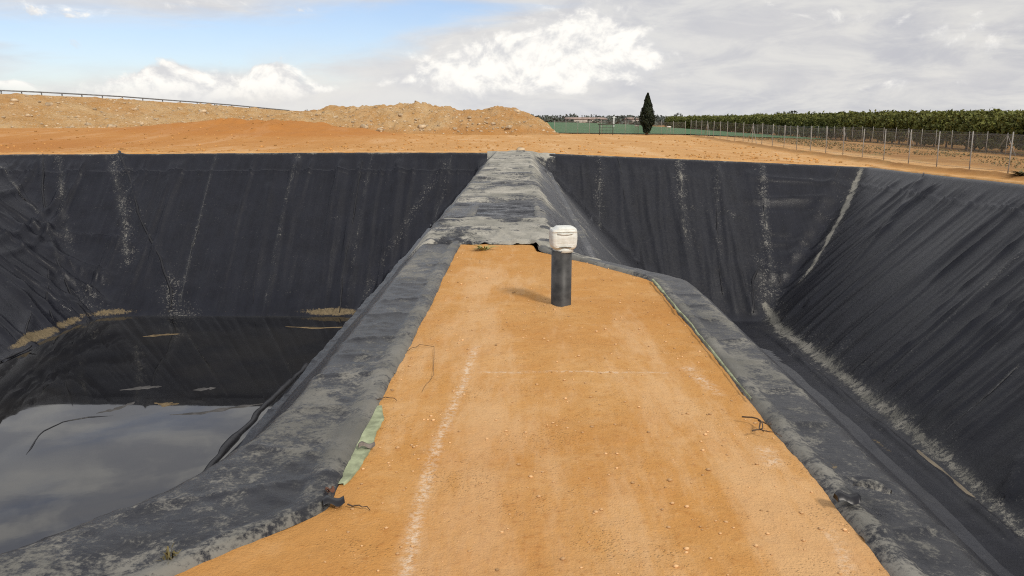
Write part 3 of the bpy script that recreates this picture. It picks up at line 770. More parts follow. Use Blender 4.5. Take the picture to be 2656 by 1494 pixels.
# guard rail on the crest
M_STEEL = plain("weathered_steel", (.16, .16, .16), .5, .3, 3, .5, 0, .3)
gr = tag(empty("guard_rail", tuple(E[2])), "long thin grey guard rail along the top of the left embankment", "guard rail")
rl = [(-420, 212, 84.6), (-200, 221, 87.6), (0, 234.5, 92.6), (105, 239, 95.4), (210, 244.5, 98.6), (315, 250.5, 101.8), (420, 258.5, 105.6), (510, 265, 108.8), (600, 272.5, 112.6), (690, 281, 117), (750, 286.5, 120)]
RL = [Vector(at_y(a, b_, y)) - gr.location for a, b_, y in rl]
b = MB(); 
for p, q in zip(RL[:-1], RL[1:]):
    for dz, hh in ((0, .075),):
        pa, pb = p + Vector((0, 0, dz)), q + Vector((0, 0, dz))
        b.add([pa + Vector((0, 0, hh)), pb + Vector((0, 0, hh)), pb - Vector((0, 0, hh)), pa - Vector((0, 0, hh)),
               pa + Vector((.02, .1, hh)), pb + Vector((.02, .1, hh)), pb + Vector((.02, .1, -hh)), pa + Vector((.02, .1, -hh))],
              [(3, 2, 1, 0), (4, 5, 6, 7), (0, 1, 5, 4), (2, 3, 7, 6)])
b.build("rail_beam", M_STEEL, gr)
for k in range(len(RL) - 1):
    for f_ in (0, .5):
        p = RL[k].lerp(RL[k + 1], f_); q = MB(); q.box((p.x, p.y + .17, p.z - .38), (.1, .1, .9)); q.build("rail_post", M_STEEL, gr)

# ------------------------------------------------------------------ fences
M_POST = plain("galvanised_post", (.29, .27, .24), .6, .2, 5, .4)
def mesh_material(name, cell, wire):
    m, n, b = material(name)
    c = n.coord(); sp = n.new('ShaderNodeSeparateXYZ'); n.l.new(c, sp.inputs[0])
    along = n.m('ADD', sp.outputs[0], sp.outputs[1])
    a = n.m('ADD', along, sp.outputs[2]); q = n.m('SUBTRACT', along, sp.outputs[2])
    def w(v):
        f = n.m('FRACT', n.m('DIVIDE', v, cell)); return n.m('LESS_THAN', f, wire)
    f = n.m('MAXIMUM', w(a), w(q))
    n.put(b.inputs['Base Color'], (.26, .25, .22)); b.inputs['Roughness'].default_value = .5
    n.put(b.inputs['Alpha'], f)
    return m
M_MESH = mesh_material("chain_link_wire", .08, .07)
def fence(name, pts, h, label, braces=(), step=3.0, r=.028, gapmesh=True, lean=0):
    root = tag(empty(name, (pts[0][0], pts[0][1], float(z0(*pts[0])))), label, "wire fence")
    O = root.location
    for (xa, ya), (xb, yb) in zip(pts[:-1], pts[1:]):
        L = math.hypot(xb - xa, yb - ya); m = int(L / step)
        tops = []
        for k in range(m + 1):
            s = k / m; x, y = xa + (xb - xa) * s, ya + (yb - ya) * s; z = float(ground_z(np.array(x), np.array(y)))
            hh = h * random.uniform(.985, 1.02); dx = random.uniform(-.03, .03); dy = random.uniform(-.03, .03)
            b = MB(); b.tube([(x - O.x, y - O.y, z - O.z - .3), (x - O.x + dx, y - O.y + dy, z - O.z + hh)], r, 8)
            b.build("post", M_POST, root, True); tops.append((x - O.x, y - O.y, z - O.z))
            if k in braces:
                ux, uy = (xb - xa) / L, (yb - ya) / L
                for sg in (1, -1):
                    b = MB(); b.tube([(x - O.x, y - O.y, z - O.z + hh * .92), (x - O.x + sg * ux * 1.5, y - O.y + sg * uy * 1.5, z - O.z + .02)], r * .8, 6)
                    b.build("brace", M_POST, root, True)
        for frac in (.12, .5, .93):
            b = MB(); b.tube([(p[0], p[1], p[2] + h * frac) for p in tops], .006, 4); b.build("strand_wire", M_STEEL, root)
        V = []; Fc = []
        for p in tops: V += [(p[0], p[1], p[2] + .04), (p[0], p[1], p[2] + h * .93)]
        for k in range(len(tops) - 1): Fc.append((2 * k, 2 * k + 2, 2 * k + 3, 2 * k + 1))
        link("wire_mesh", mesh(V, Fc), M_MESH, root)
    return root
fence("wire_fence", [(21.3, 26.5), (21.3, 103.6)], 1.92, "tall wire fence nearest the pond along the right hand track", (16, 22))
fence("wire_fence", [(41.2, 46), (41.6, 148)], 1.9, "second wire fence standing close in front of the orchard", (8, 14, 20, 26))
fence("wire_fence", [(20.9, 105), (4.2, 107.5)], 1.8, "far wire fence crossing in front of the green field", (), 1.5, .026)

# gate frame, signs, pole
M_DARK = plain("dark_steel", (.055, .05, .045), .6, .3, 4)
gp = at_y(1572, 345, 103.5)
g = tag(empty("metal_gate", (gp[0], 103.5, float(z0(gp[0], 103.5)))), "dark open metal gate frame in the far fence left of the cypress", "gate")
for sx in (-.85, .85):
    b = MB(); b.box((sx, 0, .6), (.09, .09, 1.5)); b.build("gate_post", M_DARK, g)
b = MB(); b.box((0, 0, 1.32), (2.1, .1, .1)); b.build("top_rail", M_DARK, g)
b = MB()
for zz in (.25, .6, .95): b.box((.0, .02, zz), (1.6, .03, .03))
for xx in (-.5, 0, .5): b.box((xx, .02, .62), (.03, .03, 1.2))
b.build("gate_bars", M_DARK, g)
M_WHITE = plain("white_paint", (.75, .74, .70), .5, .08, 3)
for (px_, py_, ln) in ((1652, 326, "left of the cypress"), (1735, 329, "right of the cypress")):
    p = at_y(px_, py_, 106.5)
    s = tag(empty("small_sign", (p[0], 106.5, float(z0(p[0], 106.5)))), "small white board on two thin posts " + ln, "sign")
    zz = p[2] - s.location.z
    b = MB(); b.box((0, 0, zz), (.55, .04, .16)); b.build("board", M_WHITE, s)
    for sx in (-.22, .22):
        b = MB(); b.tube([(sx, .045, -.1), (sx, .045, zz + .06)], .022, 6); b.build("post", M_POST, s)
p = at_y(1592, 318, 190)
b = MB(); b.tube([(0, 0, -2.6), (0, 0, 1.4)], [.17, .12], 8); b.box((0, 0, 1.1), (.9, .1, .12))
o = b.build("utility_pole", M_WHITE, None, True); o.location = p; tag(o, "pale thin pole standing in the green field behind the gate", "pole")

# ------------------------------------------------------------------ vegetation
def leaf_material(name, a, b_, c_):
    m, n, b = material(name)
    co = n.coord(); f = n.noise(co, 1.1, 4, .6); g_ = n.noise(co, 6, 2)
    col = n.mix(n.ss(f, .35, .65), a, b_); col = n.mix(n.m('MULTIPLY', n.ss(g_, .5, .75), .6), col, c_)
    n.put(b.inputs['Base Color'], col); b.inputs['Roughness'].default_value = .65; b.inputs['Specular IOR Level'].default_value = .25
    return m
M_ORCH = leaf_material("orchard_leaf", (.085, .098, .022), (.15, .16, .036), (.23, .20, .06))
M_CYP = leaf_material("cypress_leaf", (.012, .018, .008), (.024, .032, .013), (.038, .044, .02))
M_BARK = plain("bark", (.11, .08, .055), .9, .3, 4)
M_FARTREE_HAZED = leaf_material("far_tree_leaf_hazed", (.075, .088, .075), (.105, .118, .10), (.13, .14, .115))  # leaf colour paled and greyed: distance haze is put into the colour
def leaf_cards(P, Nn, size, rng):
    """one small bent quad per point, facing roughly along Nn"""
    m = len(P)
    r = rng.normal(size=(m, 3)); d = Nn + .8 * r; d /= np.linalg.norm(d, axis=1)[:, None]
    a = np.cross(d, rng.normal(size=(m, 3))); a /= np.linalg.norm(a, axis=1)[:, None] + 1e-9
    c = np.cross(d, a); s = (size * rng.uniform(.6, 1.4, m))[:, None]
    V = np.stack([P - a * s, P - c * s * .55 + d * s * .15, P + a * s, P + c * s * .55 + d * s * .15], 1).reshape(-1, 3)
    return V, np.arange(m * 4).reshape(-1, 4)
def orchard_crown(seed):
    rng = np.random.default_rng(seed); P = []; Nn = []
    for k in range(16):
        c = np.array([rng.uniform(-1.1, 1.1), rng.uniform(-1.1, 1.1), rng.uniform(.9, 3.2)]); R = rng.uniform(.5, .85)
        dd = rng.normal(size=(110, 3)); dd /= np.linalg.norm(dd, axis=1)[:, None]
        P.append(c + dd * R * rng.uniform(.65, 1.05, 110)[:, None]); Nn.append(dd)
    for k in range(26):
        c = np.array([rng.uniform(-1.3, 1.3), rng.uniform(-1.3, 1.3), rng.uniform(3.0, 3.9)])
        P.append(c + rng.normal(size=(9, 3)) * .12); Nn.append(rng.normal(size=(9, 3)))
    P = np.concatenate(P); Nn = np.concatenate(Nn); P[:, 2] = np.clip(P[:, 2], .25, 9)
    V, Fc = leaf_cards(P, Nn, .17, rng); return mesh(V, Fc)
crowns = [orchard_crown(200 + i) for i in range(5)]
for c_ in crowns: c_.materials.append(M_ORCH)
def trunk_mesh(h, r, seed):
    rng = random.Random(seed); b = MB(); b.tube([(0, 0, -.4), (.03, .02, h * .4), (.05, -.02, h * .7)], [r, r * .8, r * .5], 7)
    for k in range(4):
        a = k * 1.57 + rng.random(); b.tube([(.03, 0, h * .35), (math.cos(a) * .5, math.sin(a) * .5, h * .75)], [r * .5, r * .2], 5)
    return mesh(b.v, b.f, True)
tm = trunk_mesh(3, .11, 3); tm.materials.append(M_BARK)
def orchard_tree(x, y, i, sc):
    t = tag(empty("orchard_tree", (x, y, float(z0(x, y)) - .1), random.random() * 6.28), "bushy olive green tree in the dense orchard row behind the fences", "tree", "trees of the orchard row")
    t.scale = (sc, sc, sc * .95 * random.uniform(.95, 1.06))
    o = bpy.data.objects.new("trunk", tm); COL.objects.link(o); o.parent = t
    o = bpy.data.objects.new("crown", crowns[i % 5]); COL.objects.link(o); o.parent = t
yy = 58.0; i = 0
while yy < 262:
    orchard_tree(44.6 + random.uniform(-.25, .25) + .012 * (yy - 58), yy, i, random.uniform(.94, 1.05)); i += 1; yy += 2.1
# rows behind the first one are one mass
rng = np.random.default_rng(5); P = []
for row in range(1, 5):
    m = 9000
    y = rng.uniform(56, 275, m); x = 44.6 + row * 3.4 + rng.normal(size=m) * .9 + .012 * (y - 58)
    z = rng.uniform(1.6, 3.8, m) + .25 * fbm(x * .5, y * .5, 91); P.append(np.stack([x, y, z + z0(x, y)], 1))
P = np.concatenate(P); V, Fc = leaf_cards(P, rng.normal(size=P.shape), .24, rng)
tag(link("orchard", mesh(V, Fc), M_ORCH), kind="stuff")

# cypress
cb = at_y(1677, 352, 104.6)
cy = tag(empty("cypress_tree", (cb[0], 104.6, float(z0(cb[0], 104.6)))), "single tall dark cypress standing alone beside the far fence", "tree")
rng = np.random.default_rng(9); H = 5.25; m = 9000
h = rng.uniform(.5, 1, m) ** .9 * 0 + rng.uniform(0, 1, m)
prof = np.interp(h, [0, .08, .22, .30, .42, .55, .75, .9, 1], [.42, .48, .80, .94, .90, .74, .46, .24, .04])
ang = rng.uniform(0, 2 * np.pi, m)
prof = prof * (1 + .30 * fbm(ang * 1.3, h * 7, 93) + .10 * np.sin(ang * 5 + h * 19))
rr = prof * np.sqrt(rng.uniform(.35, 1, m))
P = np.stack([rr * np.cos(ang), rr * np.sin(ang), .35 + h * (H - .35)], 1)
Nn = np.stack([np.cos(ang), np.sin(ang), .9 + 0 * ang], 1)
V, Fc = leaf_cards(P, Nn, .10, rng); link("crown", mesh(V, Fc), M_CYP, cy)
b = MB(); b.tube([(0, 0, -.3), (.03, 0, 1.2), (0, .02, 4.6)], [.2, .16, .04], 8); b.build("trunk", M_BARK, cy, True)

# green field and far country
fm, n, b = material("young_crop")
c = n.coord(); f = n.noise(n.scale(c, (.05, .4, 1)), .6, 5, .6)
n.put(b.inputs['Base Color'], n.mix(n.ss(f, .35, .65), (.030, .100, .028), (.048, .138, .042))); b.inputs['Roughness'].default_value = .8
fx = np.linspace(-200, 43, 60); fy = np.geomspace(111, 330, 60); FX, FY = np.meshgrid(fx, fy)
FZ = ground_z(FX, FY) + .12 + .012 * (FY - 111) * .35 + .04 * fbm(FX * .3, FY * .3, 94)
tag(link("field", mesh(np.stack([FX, FY, FZ], -1), grid_faces(*FX.shape), True), fm), kind="structure")
# far wood reads as one mass
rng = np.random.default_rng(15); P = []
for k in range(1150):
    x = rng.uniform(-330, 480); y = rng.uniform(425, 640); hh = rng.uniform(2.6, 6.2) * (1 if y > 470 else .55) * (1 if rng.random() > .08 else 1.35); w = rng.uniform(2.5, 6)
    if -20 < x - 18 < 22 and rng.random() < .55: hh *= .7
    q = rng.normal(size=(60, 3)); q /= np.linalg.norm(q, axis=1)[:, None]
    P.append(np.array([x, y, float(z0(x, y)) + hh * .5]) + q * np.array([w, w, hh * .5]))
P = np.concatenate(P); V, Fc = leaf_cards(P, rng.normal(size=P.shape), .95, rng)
tag(link("far_wood", mesh(V, Fc), M_FARTREE_HAZED), kind="stuff")
# low grassy ridge behind the wood closes the horizon
hxx = np.linspace(-1500, 1500, 200); hyy = np.linspace(640, 1500, 8); QX, QY = np.meshgrid(hxx, hyy)
QZ = -1 + 4.2 * np.sin(np.clip((QY - 640) / 500, 0, 1) * math.pi / 2) + 1.6 * fbm(QX * .006, QY * .004, 96)
tag(link("far_hills", mesh(np.stack([QX, QY, QZ], -1), grid_faces(*QX.shape), True), plain("far_hill_scrub", (.10, .11, .075), .9, .35, .02)), kind="structure")
# far houses
M_HW = plain("pale_house_wall", (.46, .42, .38), .8, .1, .3); M_HR = plain("terracotta_roof", (.36, .27, .23), .8, .2, .5)
for i, (px_, w, col_) in enumerate(((1488, 9, "wide pink roofed far house nearest the spoil heap"), (1512, 11, "far house with the longest pink roof"), (1535, 7, "small far house with a pale wall, middle of the hamlet"), (1556, 6, "far house on the right end of the hamlet"), (1640, 7, "lone far house left of the cypress"), (1630, 5, "smallest far house beside the cypress"))):
    p = at_y(px_, 312, 452 + 6 * i); hs = tag(empty("house", (p[0], p[1], 0), .2 * i), col_, "house", "houses of the distant hamlet")
    b = MB(); b.box((0, 0, 1.0), (w, 6, 2.6)); b.build("wall", M_HW, hs)
    b = MB(); a = w / 2 + .4
    b.add([(-a, -3.5, 2.25), (a, -3.5, 2.25), (a, 3.5, 2.25), (-a, 3.5, 2.25), (-a, 0, 3.3), (a, 0, 3.3)], [(0, 1, 5, 4), (2, 3, 4, 5), (0, 4, 3), (1, 2, 5), (3, 2, 1, 0)])
    b.build("roof", M_HR, hs)

# dry weeds along the right verge and a brush clump by the fence
M_WEED = leaf_material("dry_weed", (.12, .10, .04), (.20, .16, .07), (.09, .10, .03))
def tuft(name, x, y, r, h, m, size, label, mat, seed, catg="weed"):
    """plant of narrow leaves all growing from one root crown (one connected mesh)"""
    rng = np.random.default_rng(seed); z = float(ground_z(np.array(x), np.array(y)))
    V = [(0, 0, -.02)]; Fc = []
    for k in range(m):
        a = rng.uniform(0, 6.283); q = rng.uniform(.25, 1) * r; hh = h * rng.uniform(.3, 1); w = size * rng.uniform(.6, 1.3)
        C, N = math.cos(a), math.sin(a); i = len(V)
        V += [(C * q * .5 - N * w, N * q * .5 + C * w, hh * .75), (C * q * .5 + N * w, N * q * .5 - C * w, hh * .7), (C * q, N * q, hh * rng.uniform(.5, 1.1))]
        Fc += [(0, i + 1, i), (i, i + 1, i + 2)]
    o = link(name, mesh(V, Fc), mat); o.location = (x, y, z); return tag(o, label, catg)
p = at_y(2592, 458, 33.5); tuft("brush_clump", 20.6, 33.6, .7, .24, 200, .04, "low clump of dry brown brush at the foot of the near fence", M_WEED, 61, "brush")
rng = np.random.default_rng(62); m = 12000
x = rng.uniform(26, 44, m); y = rng.uniform(36, 150, m); k = fbm(x * .3, y * .12, 97) > -.05; x, y = x[k], y[k]
P = np.stack([x, y, z0(x, y) + rng.uniform(0, .14, len(x))], 1); V, Fc = leaf_cards(P, rng.normal(size=P.shape), .075, rng)
tag(link("dry_grass", mesh(V, Fc), M_WEED), kind="stuff")

# ------------------------------------------------------------------ standpipe with jerrycan
pb = at_z(1455, 795, 0)
M_PIPE = plain("dark_pvc", (.042, .041, .040), .5, .6, 7, .4, .15)
pr = .094; ph = .535
b = MB(); n_ = 32
prof = [(pr, -.15), (pr, ph), (pr - .012, ph), (pr - .012, ph - .2)]
V = [(r_ * math.cos(2 * math.pi * k / n_), r_ * math.sin(2 * math.pi * k / n_), z) for r_, z in prof for k in range(n_)]
Fc = [(i * n_ + k, i * n_ + (k + 1) % n_, (i + 1) * n_ + (k + 1) % n_, (i + 1) * n_ + k) for i in range(3) for k in range(n_)]
sp_ = empty("standpipe", (pb[0], pb[1], 0)); tag(sp_, "dark grey plastic standpipe rising from the sand near the dyke end", "pipe")
link("pipe_body", mesh(V, Fc, True), M_PIPE, sp_)
# jerrycan: rounded body with ribs and a pressed panel, upside down on the pipe
jm, n, b = material("milky_plastic")
c = n.coord(); f = n.noise(c, 14, 4)
n.put(b.inputs['Base Color'], n.mix(n.ss(f, .35, .7), (.64, .65, .60), (.76, .77, .73)))
b.inputs['Roughness'].default_value = .42; n.put(b.inputs['Normal'], n.bump(n.noise(n.scale(c, (1, 1, 3)), 18, 3), .3, .01))
jw, jd, jh = .122, .10, .108
V = []; nu, nvv = 96, 60
def sup(a, e): return math.copysign(abs(a) ** e, a)
for j in range(nvv + 1):
    ph_ = -math.pi / 2 + math.pi * j / nvv
    for i in range(nu):
        th = 2 * math.pi * i / nu
        cx_, cy_, cz_ = sup(math.cos(ph_), .42) * sup(math.cos(th), .40), sup(math.cos(ph_), .42) * sup(math.sin(th), .40), sup(math.sin(ph_), .42)
        x, y, z = cx_ * jw, cy_ * jd, cz_ * jh
        side = 1 if abs(z) < jh * .9 else 0
        rib = .0022 * math.sin(z * 2 * math.pi / .021) * side * (abs(x) < jw * .72 or abs(y) < jd * .7)
        if cy_ < -.8 and abs(x) < jw * .66 and -.6 * jh < z < .55 * jh: y += .004                      # pressed label panel, front
        if cz_ > .8 and x < -.45 * jw: z -= .022 * min(1, (-.45 * jw - x) / (.3 * jw))                 # sloped shoulder
        if z > .3 * jh and abs(z - .42 * jh) < .012 and cy_ < -.5: y += .006                            # groove
        tp = 1 + .05 * min(0, z / jh); x *= tp; y *= tp; y += rib * (1 if cy_ > 0 else -1)
        V.append((x, y, z + jh))
Fc = [(j * nu + i, j * nu + (i + 1) % nu, (j + 1) * nu + (i + 1) % nu, (j + 1) * nu + i) for j in range(nvv) for i in range(nu)]
jc = empty("jerrycan", (pb[0] + .012, pb[1], ph + .005), rad(9)); tag(jc, "white plastic jerrycan set upside down on top of the standpipe", "jerrycan")
link("can_body", mesh(V, Fc, True), jm, jc)
b = MB(); b.tube([(0, 0, -.02), (0, 0, .02)], [.096, .092], 32); b.build("can_neck", jm, jc, True)
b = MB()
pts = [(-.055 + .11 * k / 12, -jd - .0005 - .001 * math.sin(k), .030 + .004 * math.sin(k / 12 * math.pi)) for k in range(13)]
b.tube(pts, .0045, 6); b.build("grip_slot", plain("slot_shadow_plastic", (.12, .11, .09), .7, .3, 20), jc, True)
b = MB(); b.tube([(-.07, -jd - .001, .16), (-.03, -jd - .004, .152), (.03, -jd - .004, .152), (.07, -jd - .001, .158)], .006, 6); b.build("moulded_rib", jm, jc, True)

# ------------------------------------------------------------------ geotextile underlay showing at the liner edges
M_GREEN = plain("green_geotextile", (.30, .33, .21), .9, .3, 12, .1, .3)
def sheet(name, left, right, z, mat, label, th=.008):
    """ragged thin sheet between two edges on the ground"""
    m = 60; s = np.linspace(0, 1, m)
    def rs(p):
        P = np.array(p); i = np.linspace(0, 1, len(P)); return np.stack([np.interp(s, i, P[:, k]) for k in range(2)], 1)
    A, B_ = rs(left), rs(right); B_ = B_ + .006 * np.stack([fbm(s * 30, 0 * s, 98), fbm(s * 30, 0 * s, 99)], 1)
    V = []
    for k in range(m):
        for t in (0, .25, .5, .75, 1):
            x, y = A[k] * (1 - t) + B_[k] * t; V.append((x, y, z + .003 * math.sin(k * .31 + t * 2)))
        V.append((B_[k][0], B_[k][1], z - th * 2))
    return tag(link(name, mesh(V, grid_faces(m, 6), True), mat), label, "geotextile")
gz = .024
R_ = np.array([at_z(a, b_, 0)[:2] for a, b_ in ((990, 1058), (996, 1090), (975, 1125), (962, 1170), (930, 1222), (892, 1262))])
yq = np.linspace(R_[0, 1], R_[-1, 1], 50); ex = xe_left(yq); rx_ = np.interp(-yq, -R_[:, 1], R_[:, 0])
sheet("underlay", [(a - .006, b_) for a, b_ in zip(ex, yq)], [(max(a + .002, c_), b_) for a, c_, b_ in zip(ex, rx_, yq)], .014, M_GREEN, "pale green geotextile flap showing under the left liner edge", .006)
yq = np.linspace(8.55, 4.75, 60); ex = xe_right(yq)
wv = .002 + .024 * np.clip(fbm(yq * 3.2, 0 * yq, 101) + .25, 0, 1) * sstep(4.7, 5.4, yq)
sheet("underlay", [(a + .006, b_) for a, b_ in zip(ex, yq)], [(a - c_, b_) for a, c_, b_ in zip(ex, wv, yq)], .012, M_GREEN, "thin ragged strip of pale geotextile along the right liner edge", .006)

# ------------------------------------------------------------------ small litter on the dyke
M_TWIG = plain("dry_twig", (.085, .055, .035), .9, .4, 30)
def branchy(name, px_pts, r, label, catg="twig", extra=()):
    b = MB()
    for pl in [px_pts] + list(extra):
        P = [at_z(a, q, 0) for a, q in pl]; m = len(P)
        Q = []
        for k in range(m - 1):
            for f_ in (0, .33, .66): Q.append(P[k] + (P[k + 1] - P[k]) * f_ + np.array([random.uniform(-.006, .006), random.uniform(-.006, .006), .018 + random.uniform(0, .012)]))
        Q.append(P[-1] + np.array([0, 0, .012])); b.tube([tuple(v) for v in Q], [r * (1 - .6 * k / len(Q)) for k in range(len(Q))], 5)
    return tag(b.build(name, M_TWIG, None, True), label, catg)
branchy("twig", [(1058, 918), (1090, 900), (1128, 905), (1122, 985), (1095, 1020)], .0024, "curved thin dry stem lying left of the white line")
branchy("twig", [(1925, 1090), (1965, 1096), (1978, 1112), (1975, 1124), (2028, 1138)], .005, "dark branching weed root by the right liner edge",
        extra=([(1950, 1128), (1975, 1120)], [(1968, 1098), (1985, 1110), (2000, 1106)], [(1975, 1105), (1968, 1120), (1980, 1126)]))
branchy("twig", [(905, 1322), (935, 1325), (960, 1330)], .004, "straight dry twig poking out at the liner corner")
branchy("twig", [(965, 1050), (1000, 1040), (1030, 1044)], .004, "short twig caught under the left liner edge")
M_SLAT = plain("grey_wood", (.17, .145, .125), .85, .35, 25, .2, .4)
def slat(name, a, c, w, th, label, mat, catg):
    P, Q = at_z(*a, 0), at_z(*c, 0); d = Q - P; L = np.linalg.norm(d); rz = math.atan2(d[1], d[0])
    V = []; m = 14
    for k in range(m):
        s = k / (m - 1); ww = w * (.75 + .35 * math.sin(s * 3) + .1 * random.random())
        for yv, zv in ((-ww, 0), (-ww * .6, th), (ww * .6, th * 1.1), (ww, 0)): V.append((s * L, yv + .01 * math.sin(s * 5), zv + .008 * math.sin(s * 7)))
    Fc = [(i * 4 + k, i * 4 + k + 1, i * 4 + k + 5, i * 4 + k + 4) for i in range(m - 1) for k in range(3)] + [(0, 1, 2, 3), tuple((m - 1) * 4 + k for k in (3, 2, 1, 0))]
    o = link(name, mesh(V, Fc, True), mat); o.location = (P[0], P[1], .03); o.rotation_euler = (0, 0, rz); return tag(o, label, catg)
slat("wood_sliver", (930, 1174), (972, 1168), .016, .014, "grey sliver of wood lying across the green flap", M_SLAT, "wood scrap")
slat("plastic_scrap", (838, 1322), (893, 1314), .030, .014, "crumpled black plastic scrap at the left liner corner", M_FOLD, "plastic scrap")
slat("plastic_flap", (2166, 1312), (2222, 1310), .032, .022, "dark torn plastic flap folded onto the sand by the right liner", M_FOLD, "plastic scrap")
slat("clod", (852, 1293), (860, 1286), .010, .014, "dark red brown clod sitting on the left liner corner", plain("red_clod", (.12, .055, .035), .9, .3, 20), "clod")
# curled lip of liner with the hole beside it
lp = at_z(2225, 1292, 0); V = []; m = 12
for k in range(m):
    a = k / (m - 1)
    for j in range(10):
        t = j / 9 * 2.6; R_l = .045 * (.6 + .6 * math.sin(a * math.pi)); V.append((a * .16 - .08, R_l * math.cos(t) * .9, R_l * math.sin(t)))
o = link("curled_liner_tear", mesh(V, grid_faces(m, 10), True), M_LINER); color_attr(o.data, "dirt", np.tile([.8, 0, 0, 0], (len(V), 1)))
o.location = (lp[0] + .06, lp[1], .035); o.rotation_euler = (0, 0, rad(-35)); tag(o, "curled torn lip of liner standing up near the right sand edge", "liner tear")
# small green weed at the far end of the sand
M_SPRIG = leaf_material("weed_green", (.28, .28, .09), (.40, .38, .15), (.46, .42, .18))
p = at_z(1255, 650, 0); tuft("weed", p[0], p[1], .22, .10, 46, .012, "small pale green weed at the far end of the sand strip", M_SPRIG, 63)
p = at_z(1580, 690, 0); tuft("weed", p[0], p[1], .09, .05, 24, .008, "tiny dry weed by the liner at the far right sand corner", M_WEED, 64)
p = at_z(440, 1470, 0); tuft("weed", p[0], p[1], .06, .12, 26, .004, "brown dead weed growing through the near left liner edge", M_WEED, 65)
# pale stone lying at the far end of the ridge
V, Fc = rock_verts(.2, 99, 2); p = at_y(1351, 394, 43.4); o = link("boulder", mesh(V, Fc), M_ROCK); o.location = (p[0], 43.5, .16)
tag(o, "pale stone at the far end of the crinkled ridge sheet", "boulder")

# gravel and clods scattered on the sand
M_GRAV = plain("sand_gravel", (.58, .36, .18), .95, .45, 3, .1)
b = MB(); tiny = [rock_verts(1, s + 500, 1) for s in range(5)]
for i in range(3800):
    y = 2.3 + 8.6 * random.random() ** 1.5; x = random.uniform(-.84, 1.42)
    if fbm(np.array(x * 1.4), np.array(y * 1.4), 66) < random.uniform(-.9, .5): continue
    V, Fc = tiny[i % 5]; s = .002 + .0085 * random.random() ** 6
    z = float(ground_z(np.array(x), np.array(y)))
    b.add([(x + s * p[0], y + s * p[1], z + s * .4 + s * p[2]) for p in V], Fc)
tag(b.build("gravel", M_GRAV), kind="stuff")

# soil clods left on the graded ground beyond the ponds
M_CLOD = plain("soil_clod", (.46, .245, .085), .95, .45, 2.5, .1)
b = MB()
for i in range(3400):
    y = 43.8 + 52 * random.random() ** 1.25; x = random.uniform(-.66, .48) * y
    if x > 19.5 and y < 100 or (i % 3 and fbm(np.array(x * .12), np.array(y * .05), 205) < 0): continue
    s_ = .025 + .085 * random.random() ** 3; V, Fc = tiny[i % 5]; z = float(ground_z(np.array(x), np.array(y)))
    b.add([(x + s_ * p[0], y + s_ * p[1], z + s_ * (.25 + p[2])) for p in V], Fc)
tag(b.build("soil_clods", M_CLOD), kind="stuff")

# ------------------------------------------------------------------ light and sky
SUN_EL, SUN_AZ = 40.0, 148.0        # azimuth clockwise from +Y: behind the camera, to the right
sd = Vector((math.sin(rad(SUN_AZ)) * math.cos(rad(SUN_EL)), math.cos(rad(SUN_AZ)) * math.cos(rad(SUN_EL)), math.sin(rad(SUN_EL))))
l = bpy.data.lights.new("sun", 'SUN'); l.energy = 2.55; l.angle = rad(9); l.color = (1, .93, .82)
so = bpy.data.objects.new("sun", l); COL.objects.link(so); so.rotation_euler = sd.to_track_quat('Z', 'Y').to_euler()

w = bpy.data.worlds.new("World"); S.world = w; w.use_nodes = True
n = NT(w.node_tree); out = w.node_tree.nodes['World Output']; bg = w.node_tree.nodes['Background']
sky = n.new('ShaderNodeTexSky'); sky.sky_type = 'NISHITA'; sky.sun_disc = False
sky.sun_elevation = rad(SUN_EL); sky.sun_rotation = rad(SUN_AZ); sky.air_density = 1.0; sky.dust_density = .6; sky.ozone_density = 2.5
n.l.new(n.mix(1.0, sky.outputs[0], (.98, .955, 1.06), 'MULTIPLY'), bg.inputs[0]); bg.inputs[1].default_value = .125
dirv = n.new('ShaderNodeTexCoord').outputs['Generated']
sp = n.new('ShaderNodeSeparateXYZ'); n.l.new(n.vm('NORMALIZE', dirv), sp.inputs[0])
az = n.m('ARCTAN2', sp.outputs[0], sp.outputs[1]); el = n.m('ARCSINE', sp.outputs[2])
def vec(a, b_): 
    c = n.new('ShaderNodeCombineXYZ'); n.put(c.inputs[0], a); n.put(c.inputs[1], b_); return c.outputs[0]
def azel(px_, py_):
    r = ray(px_, py_); r = r / np.linalg.norm(r); return math.atan2(r[0], r[1]), math.asin(r[2])
def blobs(lst):
    tot = None
    for (x, y, rx_, ry_, s) in lst:
        a0, e0 = azel(x, y)
        u_ = n.m('MULTIPLY', n.m('SUBTRACT', az, a0), F / rx_); v_ = n.m('MULTIPLY', n.m('SUBTRACT', el, e0), F / ry_)
        g_ = n.m('MULTIPLY', n.m('EXPONENT', n.m('MULTIPLY', n.m('ADD', n.m('MULTIPLY', u_, u_), n.m('MULTIPLY', v_, v_)), -1)), s)
        tot = g_ if tot is None else n.m('MAXIMUM', tot, g_) if False else n.m('ADD', tot, g_)
    return tot
